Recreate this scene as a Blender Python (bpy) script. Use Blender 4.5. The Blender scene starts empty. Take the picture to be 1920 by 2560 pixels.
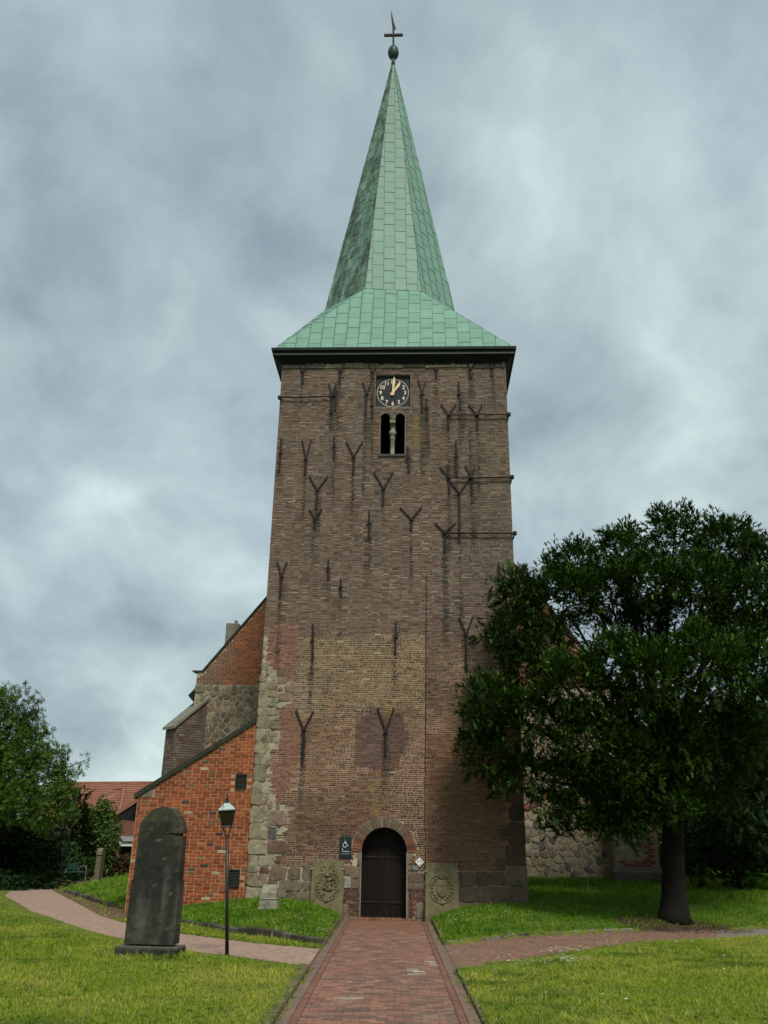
import bpy, bmesh, math, random
import numpy as np
from mathutils import Vector, Matrix, noise as mnoise

# ------------------------------------------------------------------ camera, sky, sun, exposure
SC = bpy.context.scene
COL = SC.collection
rad = math.radians
cam_d = bpy.data.cameras.new("camera")
cam = bpy.data.objects.new("camera", cam_d)
COL.objects.link(cam)
cam_d.sensor_fit = 'VERTICAL'
cam_d.sensor_height = 24.0
cam_d.lens = 24.0 * 2122.0 / 2560.0
cam_d.clip_start = 0.1
cam_d.clip_end = 3000.0
_P, _R, _Y = rad(21.25), rad(0.95), rad(0.80)
_r = Vector((math.cos(_Y), math.sin(_Y), 0)); _f = Vector((-math.sin(_Y), math.cos(_Y), 0)); _u = Vector((0, 0, 1))
_f2 = _f * math.cos(_P) + _u * math.sin(_P); _u2 = _u * math.cos(_P) - _f * math.sin(_P)
_r3 = _r * math.cos(_R) + _u2 * math.sin(_R); _u3 = _u2 * math.cos(_R) - _r * math.sin(_R)
_m = Matrix((_r3, _u3, -_f2)).transposed().to_4x4()
_m.translation = Vector((0.12, -25.9, 2.0))
cam.matrix_world = _m
SC.camera = cam

SC.view_settings.view_transform = 'Standard'
SC.view_settings.look = 'None'
SC.view_settings.gamma = 1.0
SC.view_settings.exposure = 0.95
SC.view_settings.use_curve_mapping = False

SUN_DIR = Vector((0.20, -0.64, 0.95)).normalized()      # towards the sun
sun_d = bpy.data.lights.new("sun", 'SUN')
sun_d.energy = 1.5
sun_d.angle = rad(13)
sun_d.color = (1.0, 0.93, 0.82)
sun = bpy.data.objects.new("sun", sun_d)
COL.objects.link(sun)
sun.rotation_euler = SUN_DIR.to_track_quat('Z', 'Y').to_euler()

W = bpy.data.worlds.new("World")
SC.world = W
W.use_nodes = True
wt = W.node_tree
wt.nodes.clear()

class NT:
    """small helper for wiring shader nodes"""
    def __init__(s, tree): s.t = tree
    def n(s, typ, **kw):
        nd = s.t.nodes.new(typ)
        for k, v in kw.items():
            if k.startswith('i_'):
                key = k[2:]
                nd.inputs[int(key) if key.isdigit() else key.replace('_', ' ')].default_value = v
            else:
                setattr(nd, k, v)
        return nd
    def l(s, a, b): s.t.links.new(a, b)
    def math(s, op, a, b=None, c=None, clamp=False):
        nd = s.t.nodes.new('ShaderNodeMath'); nd.operation = op; nd.use_clamp = clamp
        for i, q in enumerate((a, b, c)):
            if q is None: continue
            if hasattr(q, 'type') and hasattr(q, 'is_output'): s.l(q, nd.inputs[i])
            else: nd.inputs[i].default_value = q
        return nd.outputs[0]
    def mix(s, fac, a, b, blend='MIX'):
        nd = s.t.nodes.new('ShaderNodeMix'); nd.data_type = 'RGBA'; nd.blend_type = blend
        for i, q in ((0, fac), (6, a), (7, b)):
            if hasattr(q, 'is_output'): s.l(q, nd.inputs[i])
            elif i == 0: nd.inputs[0].default_value = q
            else: nd.inputs[i].default_value = tuple(q) + ((1,) if len(q) == 3 else ())
        return nd.outputs[2]
    def ramp(s, fac, stops, interp='LINEAR'):
        nd = s.t.nodes.new('ShaderNodeValToRGB'); nd.color_ramp.interpolation = interp
        e = nd.color_ramp.elements
        while len(e) < len(stops): e.new(0.5)
        for q, (p, c) in zip(e, stops):
            q.position = p
            q.color = (c, c, c, 1) if not hasattr(c, '__len__') else tuple(c) + (1,)
        s.l(fac, nd.inputs[0])
        return nd.outputs[0]
    def noise(s, vec, scale, detail=4, rough=0.55, dist=0.0, dim='3D'):
        nd = s.t.nodes.new('ShaderNodeTexNoise'); nd.noise_dimensions = dim
        nd.inputs['Scale'].default_value = scale; nd.inputs['Detail'].default_value = detail
        nd.inputs['Roughness'].default_value = rough; nd.inputs['Distortion'].default_value = dist
        if vec is not None: s.l(vec, nd.inputs['Vector'])
        return nd.outputs[0]

SKY_STRENGTH = 0.1
w = NT(wt)
tc = w.n('ShaderNodeTexCoord')
sky = w.n('ShaderNodeTexSky', sky_type='NISHITA', sun_disc=False)
sky.sun_elevation = math.asin(SUN_DIR.z)
sky.sun_rotation = math.atan2(SUN_DIR.x, SUN_DIR.y)
sep = w.n('ShaderNodeSeparateXYZ'); w.l(tc.outputs['Generated'], sep.inputs[0])
zz = w.math('ADD', w.math('MAXIMUM', sep.outputs[2], 0.0), 0.55)
px = w.math('DIVIDE', sep.outputs[0], zz); py = w.math('DIVIDE', sep.outputs[1], zz)
cmb = w.n('ShaderNodeCombineXYZ'); w.l(px, cmb.inputs[0]); w.l(py, cmb.inputs[1])
mp = w.n('ShaderNodeMapping'); w.l(cmb.outputs[0], mp.inputs[0])
mp.inputs['Location'].default_value = (5.3, 2.9, 0.4)
mp.inputs['Scale'].default_value = (1.0, 0.85, 1.0)
mp.inputs['Rotation'].default_value = (0, 0, rad(-30))
n1 = w.noise(mp.outputs[0], 4.6, 10, 0.54, 0.20)
n2 = w.noise(mp.outputs[0], 1.6, 2, 0.5, 0.3)
nn = w.math('ADD', w.math('MULTIPLY', n1, 0.62), w.math('MULTIPLY', n2, 0.46))
cl = w.ramp(nn, [(0.36, (0.112, 0.138, 0.165)), (0.45, (0.162, 0.196, 0.224)), (0.54, (0.222, 0.268, 0.290)), (0.62, (0.286, 0.338, 0.352)), (0.76, (0.44, 0.49, 0.495))])
n3 = w.noise(mp.outputs[0], 2.3, 3, 0.5, 0.1)
tint = w.ramp(n3, [(0.38, (0.98, 0.995, 1.02)), (0.62, (0.98, 1.02, 0.985))])
cl = w.mix(1.0, cl, tint, 'MULTIPLY')
cl10 = w.mix(1.0, cl, (1 / SKY_STRENGTH,) * 3, 'MULTIPLY')
fin = w.mix(0.96, sky.outputs[0], cl10)
bg = w.n('ShaderNodeBackground'); bg.inputs[1].default_value = SKY_STRENGTH
wo = w.n('ShaderNodeOutputWorld')
w.l(fin, bg.inputs[0]); w.l(bg.outputs[0], wo.inputs[0])

# ------------------------------------------------------------------ helpers
random.seed(7)
RNG = np.random.default_rng(11)
def rnd(a, b): return random.uniform(a, b)
def nz(x, y=0.0, z=0.0): return mnoise.noise(Vector((x, y, z)))     # about -1..1

class MB:
    """collects vertices and faces, builds one mesh object"""
    def __init__(s): s.v, s.f, s.c, s.m = [], [], [], []
    def add(s, vs, fs, col=(1, 1, 1), mi=0):
        o = len(s.v)
        s.v.extend(vs); s.c.extend([col] * len(vs))
        for f in fs:
            s.f.append(tuple(i + o for i in f)); s.m.append(mi)
        return s
    def box(s, x0, x1, y0, y1, z0, z1, col=(1, 1, 1), mi=0):
        vs = [(x0, y0, z0), (x1, y0, z0), (x1, y1, z0), (x0, y1, z0), (x0, y0, z1), (x1, y0, z1), (x1, y1, z1), (x0, y1, z1)]
        return s.add(vs, [(0, 3, 2, 1), (4, 5, 6, 7), (0, 1, 5, 4), (1, 2, 6, 5), (2, 3, 7, 6), (3, 0, 4, 7)], col, mi)
    def bbox(s, x0, x1, y0, y1, z0, z1, b=0.01, col=(1, 1, 1), mi=0):
        """box with chamfered edges: three stacked rings"""
        rings = []
        for z, i in ((z0, b), (z0 + b, 0), (z1 - b, 0), (z1, b)):
            x, X, y, Y = x0 + i, x1 - i, y0 + i, y1 - i
            c = b * 0.6
            rings.append([(x + c, y, z), (X - c, y, z), (X, y + c, z), (X, Y - c, z), (X - c, Y, z), (x + c, Y, z), (x, Y - c, z), (x, y + c, z)])
        return s.loft(rings, col, mi)
    def loft(s, rings, col=(1, 1, 1), mi=0, caps=True, closed=True):
        n = len(rings[0]); vs = [p for r in rings for p in r]; fs = []
        for k in range(len(rings) - 1):
            for i in range(n if closed else n - 1):
                j = (i + 1) % n
                fs.append((k * n + i, k * n + j, (k + 1) * n + j, (k + 1) * n + i))
        if caps:
            fs.append(tuple(reversed(range(n)))); fs.append(tuple(range((len(rings) - 1) * n, len(rings) * n)))
        return s.add(vs, fs, col, mi)
    def tube(s, pts, r, n=8, col=(1, 1, 1), mi=0, wob=0.0):
        pts = [Vector(p) for p in pts]; rings = []
        for k, p in enumerate(pts):
            a = pts[max(k - 1, 0)]; b = pts[min(k + 1, len(pts) - 1)]
            d = (b - a).normalized(); q = d.to_track_quat('Z', 'Y')
            rr = r[k] if hasattr(r, '__len__') else r
            ring = []
            for i in range(n):
                t = 2 * math.pi * i / n
                e = rr * (1 + (wob * nz(p.x * 3 + math.cos(t) * 2, p.y * 3 + math.sin(t) * 2, p.z * 1.2) if wob else 0))
                ring.append(tuple(p + q @ Vector((math.cos(t) * e, math.sin(t) * e, 0))))
            rings.append(ring)
        return s.loft(rings, col, mi)
    def lathe(s, prof, c=(0, 0, 0), n=16, col=(1, 1, 1), mi=0):
        rings = [[(c[0] + r * math.cos(2 * math.pi * i / n), c[1] + r * math.sin(2 * math.pi * i / n), c[2] + z) for i in range(n)] for r, z in prof]
        return s.loft(rings, col, mi)
    def prism(s, poly, y0, y1, col=(1, 1, 1), mi=0):
        """poly in (x, z), counter-clockwise seen from -y; extruded from y0 (front) to y1"""
        n = len(poly)
        vs = [(x, y0, z) for x, z in poly] + [(x, y1, z) for x, z in poly]
        fs = [tuple(range(n)), tuple(reversed(range(n, 2 * n)))] + [((i + 1) % n, i, n + i, n + (i + 1) % n) for i in range(n)]
        return s.add(vs, fs, col, mi)
    def build(s, name, mats, parent=None, smooth=False, kind=None, loc=None):
        me = bpy.data.meshes.new(name)
        me.from_pydata([tuple(p) for p in s.v], [], s.f)
        if not isinstance(mats, (list, tuple)): mats = [mats]
        for m in mats: me.materials.append(m)
        if len(mats) > 1: me.polygons.foreach_set('material_index', s.m)
        at = me.color_attributes.new('col', 'FLOAT_COLOR', 'POINT')
        a = np.ones((len(s.v), 4), np.float32); a[:, :3] = np.array(s.c, np.float32)[:, :3]
        at.data.foreach_set('color', a.ravel())
        if smooth: me.polygons.foreach_set('use_smooth', [True] * len(me.polygons))
        me.update()
        return link(name, me, parent, kind, loc)

def link(name, me, parent=None, kind=None, loc=None):
    o = bpy.data.objects.new(name, me); COL.objects.link(o)
    if parent is not None: o.parent = parent
    if loc is not None: o.location = loc
    if kind: o['kind'] = kind
    return o
def tag(o, label, cat, group=None, kind=None):
    o['label'] = label; o['category'] = cat
    if group: o['group'] = group
    if kind: o['kind'] = kind
    return o
def thing(name, label, cat, loc=(0, 0, 0), rot=(0, 0, 0), group=None):
    o = link(name, None, loc=loc); o.rotation_euler = rot; o.empty_display_size = 0.3
    return tag(o, label, cat, group)
def np_mesh(name, V, F, Cc, mat, parent=None, kind=None, smooth=False, loc=None):
    """V (n,3) float, F (m,k) int all the same k, Cc (n,3)"""
    me = bpy.data.meshes.new(name)
    nv, (nf, k) = len(V), F.shape
    me.vertices.add(nv); me.vertices.foreach_set('co', np.ascontiguousarray(V, np.float32).ravel())
    me.loops.add(nf * k); me.loops.foreach_set('vertex_index', np.ascontiguousarray(F, np.int32).ravel())
    me.polygons.add(nf); me.polygons.foreach_set('loop_start', np.arange(0, nf * k, k, dtype=np.int32))
    me.polygons.foreach_set('loop_total', np.full(nf, k, np.int32))
    if smooth: me.polygons.foreach_set('use_smooth', np.ones(nf, bool))
    me.materials.append(mat)
    at = me.color_attributes.new('col', 'FLOAT_COLOR', 'POINT')
    a = np.ones((nv, 4), np.float32); a[:, :3] = Cc
    at.data.foreach_set('color', a.ravel())
    me.update(calc_edges=True); me.validate()
    return link(name, me, parent, kind, loc)
def scatter(base_v, base_f, P, B, S, Cc, cvar=None):
    """copies of a base mesh at points P with bases B (n,3,3: columns are axes), scales S, colours Cc"""
    n, k = len(P), len(base_v)
    V = np.einsum('nij,kj->nki', B, base_v) * S[:, None, None] + P[:, None, :]
    F = (base_f[None] + (np.arange(n) * k)[:, None, None]).reshape(-1, base_f.shape[1])
    cc = np.repeat(Cc[:, None, :], k, 1)
    if cvar is not None: cc = cc * cvar[None, :, None]
    return V.reshape(-1, 3), F, cc.reshape(-1, 3)
def lerp3(a, b, t): return tuple(a[i] * (1 - t) + b[i] * t for i in range(3))
def mul3(a, k): return tuple(q * k for q in a)
def inpoly(x, y, poly):
    c = False; n = len(poly); j = n - 1
    for i in range(n):
        xi, yi = poly[i]; xj, yj = poly[j]
        if (yi > y) != (yj > y) and x < (xj - xi) * (y - yi) / (yj - yi) + xi: c = not c
        j = i
    return c
def inpoly_np(X, Y, poly):
    c = np.zeros(X.shape, bool); n = len(poly); j = n - 1
    for i in range(n):
        xi, yi = poly[i]; xj, yj = poly[j]
        if yi != yj:
            c ^= ((yi > Y) != (yj > Y)) & (X < (xj - xi) * (Y - yi) / (yj - yi) + xi)
        j = i
    return c
def dline_np(X, Y, pl):
    d = np.full(X.shape, 1e9)
    for (ax, ay), (bx, by) in zip(pl[:-1], pl[1:]):
        ex, ey = bx - ax, by - ay
        t = np.clip(((X - ax) * ex + (Y - ay) * ey) / (ex * ex + ey * ey), 0, 1)
        d = np.minimum(d, np.hypot(X - ax - t * ex, Y - ay - t * ey))
    return d
def clip_half(poly, a, b, c):
    """keep the part of poly where a*x + b*y <= c"""
    out = []; n = len(poly)
    for i in range(n):
        p, q = poly[i], poly[(i + 1) % n]
        dp, dq = a * p[0] + b * p[1] - c, a * q[0] + b * q[1] - c
        if dp <= 0: out.append(p)
        if (dp < 0 < dq) or (dq < 0 < dp):
            t = dp / (dp - dq); out.append((p[0] + t * (q[0] - p[0]), p[1] + t * (q[1] - p[1])))
    return out
def clip_convex(poly, by, inset=0.0):
    """clip poly to the convex counter-clockwise polygon by"""
    n = len(by)
    for i in range(n):
        (x0, y0), (x1, y1) = by[i], by[(i + 1) % n]
        L = math.hypot(x1 - x0, y1 - y0)
        if L < 1e-6: continue
        a, b = (y1 - y0) / L, -(x1 - x0) / L
        poly = clip_half(poly, a, b, a * x0 + b * y0 - inset)
        if len(poly) < 3: return []
    return poly
def area(poly):
    return 0.5 * sum(poly[i][0] * poly[(i + 1) % len(poly)][1] - poly[(i + 1) % len(poly)][0] * poly[i][1] for i in range(len(poly)))

# ------------------------------------------------------------------ materials
def new_mat(name):
    m = bpy.data.materials.new(name); m.use_nodes = True
    t = m.node_tree; t.nodes.clear()
    k = NT(t)
    out = k.n('ShaderNodeOutputMaterial'); bs = k.n('ShaderNodeBsdfPrincipled')
    k.l(bs.outputs[0], out.inputs[0])
    return m, k, bs, out
def src_color(k, src):
    if src == 'attr':
        return k.n('ShaderNodeAttribute', attribute_name='col').outputs['Color']
    if src == 'obj':
        return k.n('ShaderNodeObjectInfo').outputs['Color']
    rgb = k.n('ShaderNodeRGB'); rgb.outputs[0].default_value = tuple(src) + (1,)
    return rgb.outputs[0]
def mat_rough(name, src, scale=18.0, var=0.35, rough=0.9, bump=0.25, bdist=0.01, spec=0.25, fine=90.0, dirt=None, dirt_scale=1.5, dirt_lo=0.5, dirt_hi=0.7, metal=0.0, stretch=1.0):
    """rough mineral or painted surface: base colour with two sizes of mottling, relief, optional dirt patches"""
    m, k, bs, out = new_mat(name)
    g = k.n('ShaderNodeNewGeometry').outputs['Position']
    c = src_color(k, src)
    a = k.noise(g, scale, 5, 0.6); b = k.noise(g, fine, 2, 0.6)
    f = k.math('ADD', k.math('MULTIPLY', a, 0.65), k.math('MULTIPLY', b, 0.35))
    v = k.ramp(f, [(0.3, 1 - var), (0.7, 1 + var * 0.8)])
    c = k.mix(1.0, c, v, 'MULTIPLY')
    if dirt:
        gv = g
        if stretch != 1.0:
            mpn = k.n('ShaderNodeMapping'); mpn.inputs['Scale'].default_value = (1, 1, stretch); k.l(g, mpn.inputs[0]); gv = mpn.outputs[0]
        dn = k.noise(gv, dirt_scale, 5, 0.6, 0.4)
        c = k.mix(k.ramp(dn, [(dirt_lo, 0.0), (dirt_hi, 0.85)]), c, dirt)
    k.l(c, bs.inputs['Base Color'])
    bs.inputs['Roughness'].default_value = rough
    bs.inputs['Specular IOR Level'].default_value = spec
    bs.inputs['Metallic'].default_value = metal
    if bump:
        bp = k.n('ShaderNodeBump'); bp.inputs['Strength'].default_value = bump; bp.inputs['Distance'].default_value = bdist
        k.l(f, bp.inputs['Height']); k.l(bp.outputs[0], bs.inputs['Normal'])
    return m
def mat_leaf(name, transl=0.25, rough=0.55, spec=0.3):
    m, k, bs, out = new_mat(name)
    c = src_color(k, 'attr')
    k.l(c, bs.inputs['Base Color']); bs.inputs['Roughness'].default_value = rough
    bs.inputs['Specular IOR Level'].default_value = spec
    tr = k.n('ShaderNodeBsdfTranslucent'); k.l(k.mix(1.0, c, (1.1, 1.25, 0.7), 'MULTIPLY'), tr.inputs[0])
    mx = k.n('ShaderNodeMixShader'); mx.inputs[0].default_value = transl
    k.l(bs.outputs[0], mx.inputs[1]); k.l(tr.outputs[0], mx.inputs[2]); k.l(mx.outputs[0], out.inputs[0])
    return m
M = {}
M['brick_obj'] = mat_rough('brick_single', 'obj', 30, 0.3, 0.92, 0.35, 0.006)
M['brick'] = mat_rough('brick_many', 'attr', 30, 0.3, 0.92, 0.35, 0.006)
M['mortar_tower'] = mat_rough('mortar_tower', 'attr', 9, 0.35, 0.95, 0.5, 0.01)
M['stone_obj'] = mat_rough('fieldstone_single', 'obj', 9, 0.42, 0.9, 0.6, 0.02, fine=45, dirt=(0.06, 0.055, 0.04), dirt_scale=3.2, dirt_lo=0.54, dirt_hi=0.75)
M['stone'] = mat_rough('fieldstone_many', 'attr', 9, 0.42, 0.9, 0.6, 0.02, fine=45, dirt=(0.06, 0.055, 0.04), dirt_scale=3.2, dirt_lo=0.54, dirt_hi=0.75)
M['slab'] = mat_rough('mossy_sandstone', (0.170, 0.148, 0.080), 6, 0.4, 0.95, 0.5, 0.01, fine=70, dirt=(0.075, 0.07, 0.04), dirt_scale=2.4, dirt_lo=0.5, dirt_hi=0.72)
M['sandstone'] = mat_rough('pale_sandstone', (0.27, 0.26, 0.19), 8, 0.3, 0.92, 0.4, 0.008, dirt=(0.09, 0.085, 0.06), dirt_scale=4)
M['iron'] = mat_rough('wrought_iron', (0.016, 0.012, 0.011), 14, 0.5, 0.7, 0.3, 0.004, spec=0.3)
M['gutter'] = mat_rough('dark_eaves', (0.016, 0.026, 0.022), 6, 0.4, 0.6, 0.1, 0.004)
M['soffit'] = mat_rough('eaves_soffit', (0.010, 0.012, 0.014), 6, 0.4, 0.8, 0.1, 0.004)
M['dark'] = mat_rough('dark_interior', (0.006, 0.006, 0.007), 6, 0.3, 0.95, 0.0)
M['door'] = mat_rough('old_oak', 'obj', 7, 0.4, 0.75, 0.4, 0.006, fine=60)
M['black_metal'] = mat_rough('black_paint', (0.012, 0.014, 0.014), 10, 0.3, 0.45, 0.05, 0.002, spec=0.5)
M['lantern_glass'] = mat_rough('smoked_glass', (0.022, 0.014, 0.010), 5, 0.3, 0.18, 0.0, spec=0.5)
M['lantern_roof'] = mat_rough('pale_copper', (0.38, 0.50, 0.46), 12, 0.25, 0.5, 0.1, 0.003, dirt=(0.10, 0.13, 0.12), dirt_scale=7, dirt_lo=0.56)
M['green_metal'] = mat_rough('green_paint', (0.03, 0.09, 0.06), 10, 0.2, 0.5, 0.0)
M['grey_metal'] = mat_rough('galvanised', (0.20, 0.21, 0.21), 14, 0.2, 0.5, 0.0)
M['sign_dark'] = mat_rough('sign_panel', (0.012, 0.030, 0.032), 10, 0.15, 0.5, 0.0)
M['white'] = mat_rough('white_print', (0.78, 0.78, 0.76), 20, 0.06, 0.6, 0.0)
M['print_grey'] = mat_rough('grey_print', (0.28, 0.33, 0.33), 20, 0.06, 0.6, 0.0)
M['black_print'] = mat_rough('black_print', (0.012, 0.012, 0.012), 20, 0.1, 0.6, 0.0)
M['gold'] = mat_rough('gilding', (0.86, 0.66, 0.36), 20, 0.12, 0.45, 0.0)
M['cream'] = mat_rough('cream_paint', (0.80, 0.72, 0.56), 20, 0.1, 0.5, 0.0)
M['dial'] = mat_rough('dial_panel', (0.012, 0.018, 0.024), 4, 0.3, 0.55, 0.0)
M['tile'] = mat_rough('roof_tile', (0.28, 0.125, 0.085), 5, 0.22, 0.85, 0.2, 0.01, dirt=(0.20, 0.09, 0.05), dirt_scale=1.2, dirt_lo=0.5, dirt_hi=0.9)
M['house_brick'] = mat_rough('house_brick', (0.18, 0.085, 0.06), 12, 0.3, 0.9, 0.3, 0.01)
M['copper_stain'] = mat_rough('copper_sheet_stained', 'obj', 2.2, 0.2, 0.65, 0.35, 0.012, spec=0.3, fine=11, dirt=(0.036, 0.042, 0.032), dirt_scale=2.6, dirt_lo=0.41, dirt_hi=0.60, stretch=0.35)
M['copper_obj'] = mat_rough('copper_sheet_single', 'obj', 2.2, 0.13, 0.55, 0.35, 0.012, spec=0.35, fine=11, dirt=(0.10, 0.20, 0.155), dirt_scale=0.8, dirt_lo=0.5, dirt_hi=0.95)
M['copper'] = mat_rough('copper_sheet_many', 'attr', 2.2, 0.16, 0.55, 0.35, 0.012, spec=0.35, fine=11)
M['copper_seam'] = mat_rough('copper_rib', (0.085, 0.17, 0.13), 5, 0.35, 0.6, 0.0)
M['copper_dark'] = mat_rough('copper_seam', (0.045, 0.085, 0.065), 6, 0.4, 0.7, 0.0)
M['ball'] = mat_rough('copper_ball', (0.035, 0.07, 0.065), 8, 0.4, 0.5, 0.1)
M['lead'] = mat_rough('mossy_coping', (0.035, 0.042, 0.028), 7, 0.5, 0.85, 0.3, 0.01)
M['concrete'] = mat_rough('cement_render', (0.20, 0.20, 0.15), 5, 0.3, 0.95, 0.2, 0.01, dirt=(0.09, 0.09, 0.06), dirt_scale=1.4)
M['grave'] = mat_rough('weathered_granite', 'attr', 16, 0.5, 0.8, 0.4, 0.006, fine=120, spec=0.3)
M['paver_obj'] = mat_rough('paver_single', 'obj', 8, 0.3, 0.85, 0.3, 0.006, fine=60)
M['paver'] = mat_rough('paver_many', 'attr', 8, 0.3, 0.85, 0.3, 0.006, fine=60)
M['sand'] = mat_rough('joint_sand', (0.125, 0.085, 0.06), 12, 0.4, 0.95, 0.3, 0.01)
M['soil'] = mat_rough('lawn_soil', 'attr', 3, 0.5, 0.95, 0.6, 0.03, fine=40)
M['bark'] = mat_rough('bark', (0.009, 0.0075, 0.005), 6, 0.5, 0.95, 0.8, 0.04, fine=30)
M['leaf'] = mat_leaf('leaves', 0.25, 0.6, 0.18)
M['yew'] = mat_leaf('yew_sprays', 0.12, 0.65, 0.12)
M['blade'] = mat_leaf('grass_blades', 0.25, 0.6, 0.15)
M['petal'] = mat_leaf('petals', 0.2, 0.7, 0.1)

# ------------------------------------------------------------------ ground
KL = [(-1.24, -6.5), (-3.3, -4.5), (-5.12, -2.3), (-8.6, 2.9), (-12.58, 10.0), (-13.4, 16), (-13.2, 24), (-11.5, 30)]
KR = [(1.24, -5.95), (3.16, -3.85), (5.5, -2.3), (6.8, -1.9), (10.3, -0.3), (14, 1.3), (30, 7)]
LP_OUT = [(-1.24, -9.66), (-2.6, -8.63), (-4.1, -7.5), (-5.95, -5.6), (-9.8, 0.15), (-13.6, 7.1), (-15.0, 10.9), (-15.8, 16), (-15.6, 24), (-14, 31)]
LP_IN = [(-1.24, -7.0), (-2.6, -6.25), (-4.5, -4.7), (-6.38, -2.55), (-7.8, -0.35), (-10.45, 5.1), (-13.5, 11.3), (-14.2, 17), (-13.9, 24), (-12.2, 31)]
RP_IN = [(1.24, -6.0), (3.2, -3.95), (5.5, -2.4), (6.8, -1.95), (10.3, -0.35), (14, 1.2), (30, 7)]
RP_OUT = [(1.24, -9.67), (3.5, -6.93), (5.73, -4.6), (7.96, -3.37), (9.39, -2.65), (14, -1), (30, 4.5)]
BL = KL + [(0, 40), (0, 0.2), (-1.24, 0.2)]
BR = KR + [(30, 60), (0, 60), (0, 0.2), (1.24, 0.2)]
LP = LP_OUT + LP_IN[::-1]
RP = RP_OUT + RP_IN[::-1]
SOILSTRIP = LP_IN + KL[::-1]
def Hn(X, Y):
    """lawn height"""
    X = np.asarray(X, float); Y = np.asarray(Y, float)
    h = 0.02 + np.clip(np.minimum(dline_np(X, Y, LP_OUT), dline_np(X, Y, RP_OUT)) * 0.05, 0, 0.05) + 0.012 * np.sin(X * 0.9 + 1) * np.sin(Y * 0.7)
    dc = np.maximum(np.abs(X) - 1.22, 0)
    cen = 1 - np.exp(-dc / 0.85)
    bl = inpoly_np(X, Y, BL)
    hl = 0.10 + 0.40 * cen * np.clip(dline_np(X, Y, KL) / 2.6, 0, 1)
    br = inpoly_np(X, Y, BR)
    hr = 0.07 + 0.43 * cen * np.clip(dline_np(X, Y, KR) / 2.8, 0, 1) + np.clip(0.05 * np.maximum(Y, 0), 0, 0.45)
    h = np.where(bl, hl, np.where(br, hr, h))
    pth = (np.abs(X) < 1.23) & (Y < 0.3) | (np.abs(X) < 0.8) & (np.abs(Y) < 1.0) | inpoly_np(X, Y, LP) | inpoly_np(X, Y, RP)
    h = np.where(pth, -0.045, h)
    st = inpoly_np(X, Y, SOILSTRIP)
    h = np.where(st, 0.012, h)
    return h
def H(x, y): return float(Hn(np.array([x]), np.array([y]))[0])

def grid_axis(a, b, step, far):
    core = np.arange(a, b + step / 2, step)
    out = [0.6]
    while sum(out) < far: out.append(out[-1] * 1.6)
    o = np.cumsum(out)
    return np.concatenate([(a - o)[::-1], core, b + o])
gx = grid_axis(-18, 15, 0.15, 700); gy = grid_axis(-18, 27, 0.15, 900)
GX, GY = np.meshgrid(gx, gy)
GZ = Hn(GX, GY)
n_ = np.sin(GX * 1.3) * np.cos(GY * 1.7 + GX)
cg = np.zeros(GX.shape + (3,)); cg[:] = (0.120, 0.145, 0.022)
bk = inpoly_np(GX, GY, BL) | inpoly_np(GX, GY, BR)
cg[bk] = (0.060, 0.120, 0.012)
soil = inpoly_np(GX, GY, SOILSTRIP) & (GY > -4.2)
cg[soil] = (0.125, 0.078, 0.045)
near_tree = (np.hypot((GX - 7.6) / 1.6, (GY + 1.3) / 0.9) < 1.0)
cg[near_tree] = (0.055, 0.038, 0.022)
nyy, nxx = GX.shape
idx = np.arange(nyy * nxx).reshape(nyy, nxx)
F = np.stack([idx[:-1, :-1], idx[:-1, 1:], idx[1:, 1:], idx[1:, :-1]], -1).reshape(-1, 4)
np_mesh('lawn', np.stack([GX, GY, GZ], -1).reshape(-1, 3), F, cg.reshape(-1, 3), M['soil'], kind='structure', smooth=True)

# ------------------------------------------------------------------ brick paths
def resample(pl, n):
    P = np.array(pl); d = np.r_[0, np.cumsum(np.hypot(*np.diff(P, axis=0).T))]
    t = np.linspace(0, d[-1], n)
    return np.stack([np.interp(t, d, P[:, 0]), np.interp(t, d, P[:, 1])], 1)
def sheet(name, out, inn, z, mat, n=120):
    a, b = resample(out, n), resample(inn, n)
    V = np.concatenate([np.c_[a, np.full(n, z)], np.c_[b, np.full(n, z)]])
    i = np.arange(n - 1)
    F = np.stack([i, i + n, i + n + 1, i + 1], 1)[:, ::-1]
    return np_mesh(name, V, F, np.ones((2 * n, 3)), mat, kind='structure')
def brick_geo(lx, ly, h, ch=0.006, sk=0.0):
    """brick lying flat, top at z=h, chamfered top edge (10 quads less the bottom)"""
    x, y = lx / 2, ly / 2
    vs = [(-x, -y, 0), (x, -y, 0), (x, y, 0), (-x, y, 0), (-x, -y, h - ch), (x, -y, h - ch), (x, y, h - ch), (-x, y, h - ch),
          (-x + ch, -y + ch, h), (x - ch, -y + ch, h), (x - ch, y - ch, h + sk), (-x + ch, y - ch, h + sk)]
    fs = [(0, 1, 5, 4), (1, 2, 6, 5), (2, 3, 7, 6), (3, 0, 4, 7), (4, 5, 9, 8), (5, 6, 10, 9), (6, 7, 11, 10), (7, 4, 8, 11), (8, 9, 10, 11)]
    return vs, fs
def paver_color():
    t = random.random()
    if t < 0.20: c = (0.105, 0.068, 0.060)
    elif t < 0.34: c = (0.150, 0.085, 0.062)
    elif t < 0.62: c = (0.225, 0.105, 0.072)
    elif t < 0.88: c = (0.275, 0.128, 0.085)
    else: c = (0.270, 0.170, 0.120)
    return mul3(lerp3(c, (0.215, 0.132, 0.096), 0.32), rnd(0.86, 1.14))
path = sheet('brick_path', [(1.24, -45), (1.24, 0.1)], [(-1.24, -45), (-1.24, 0.1)], -0.012, M['sand'], 2)
PAVERS = []        # (x, y, rot, length, width, colour)
y = -17.5; row = 0
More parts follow.
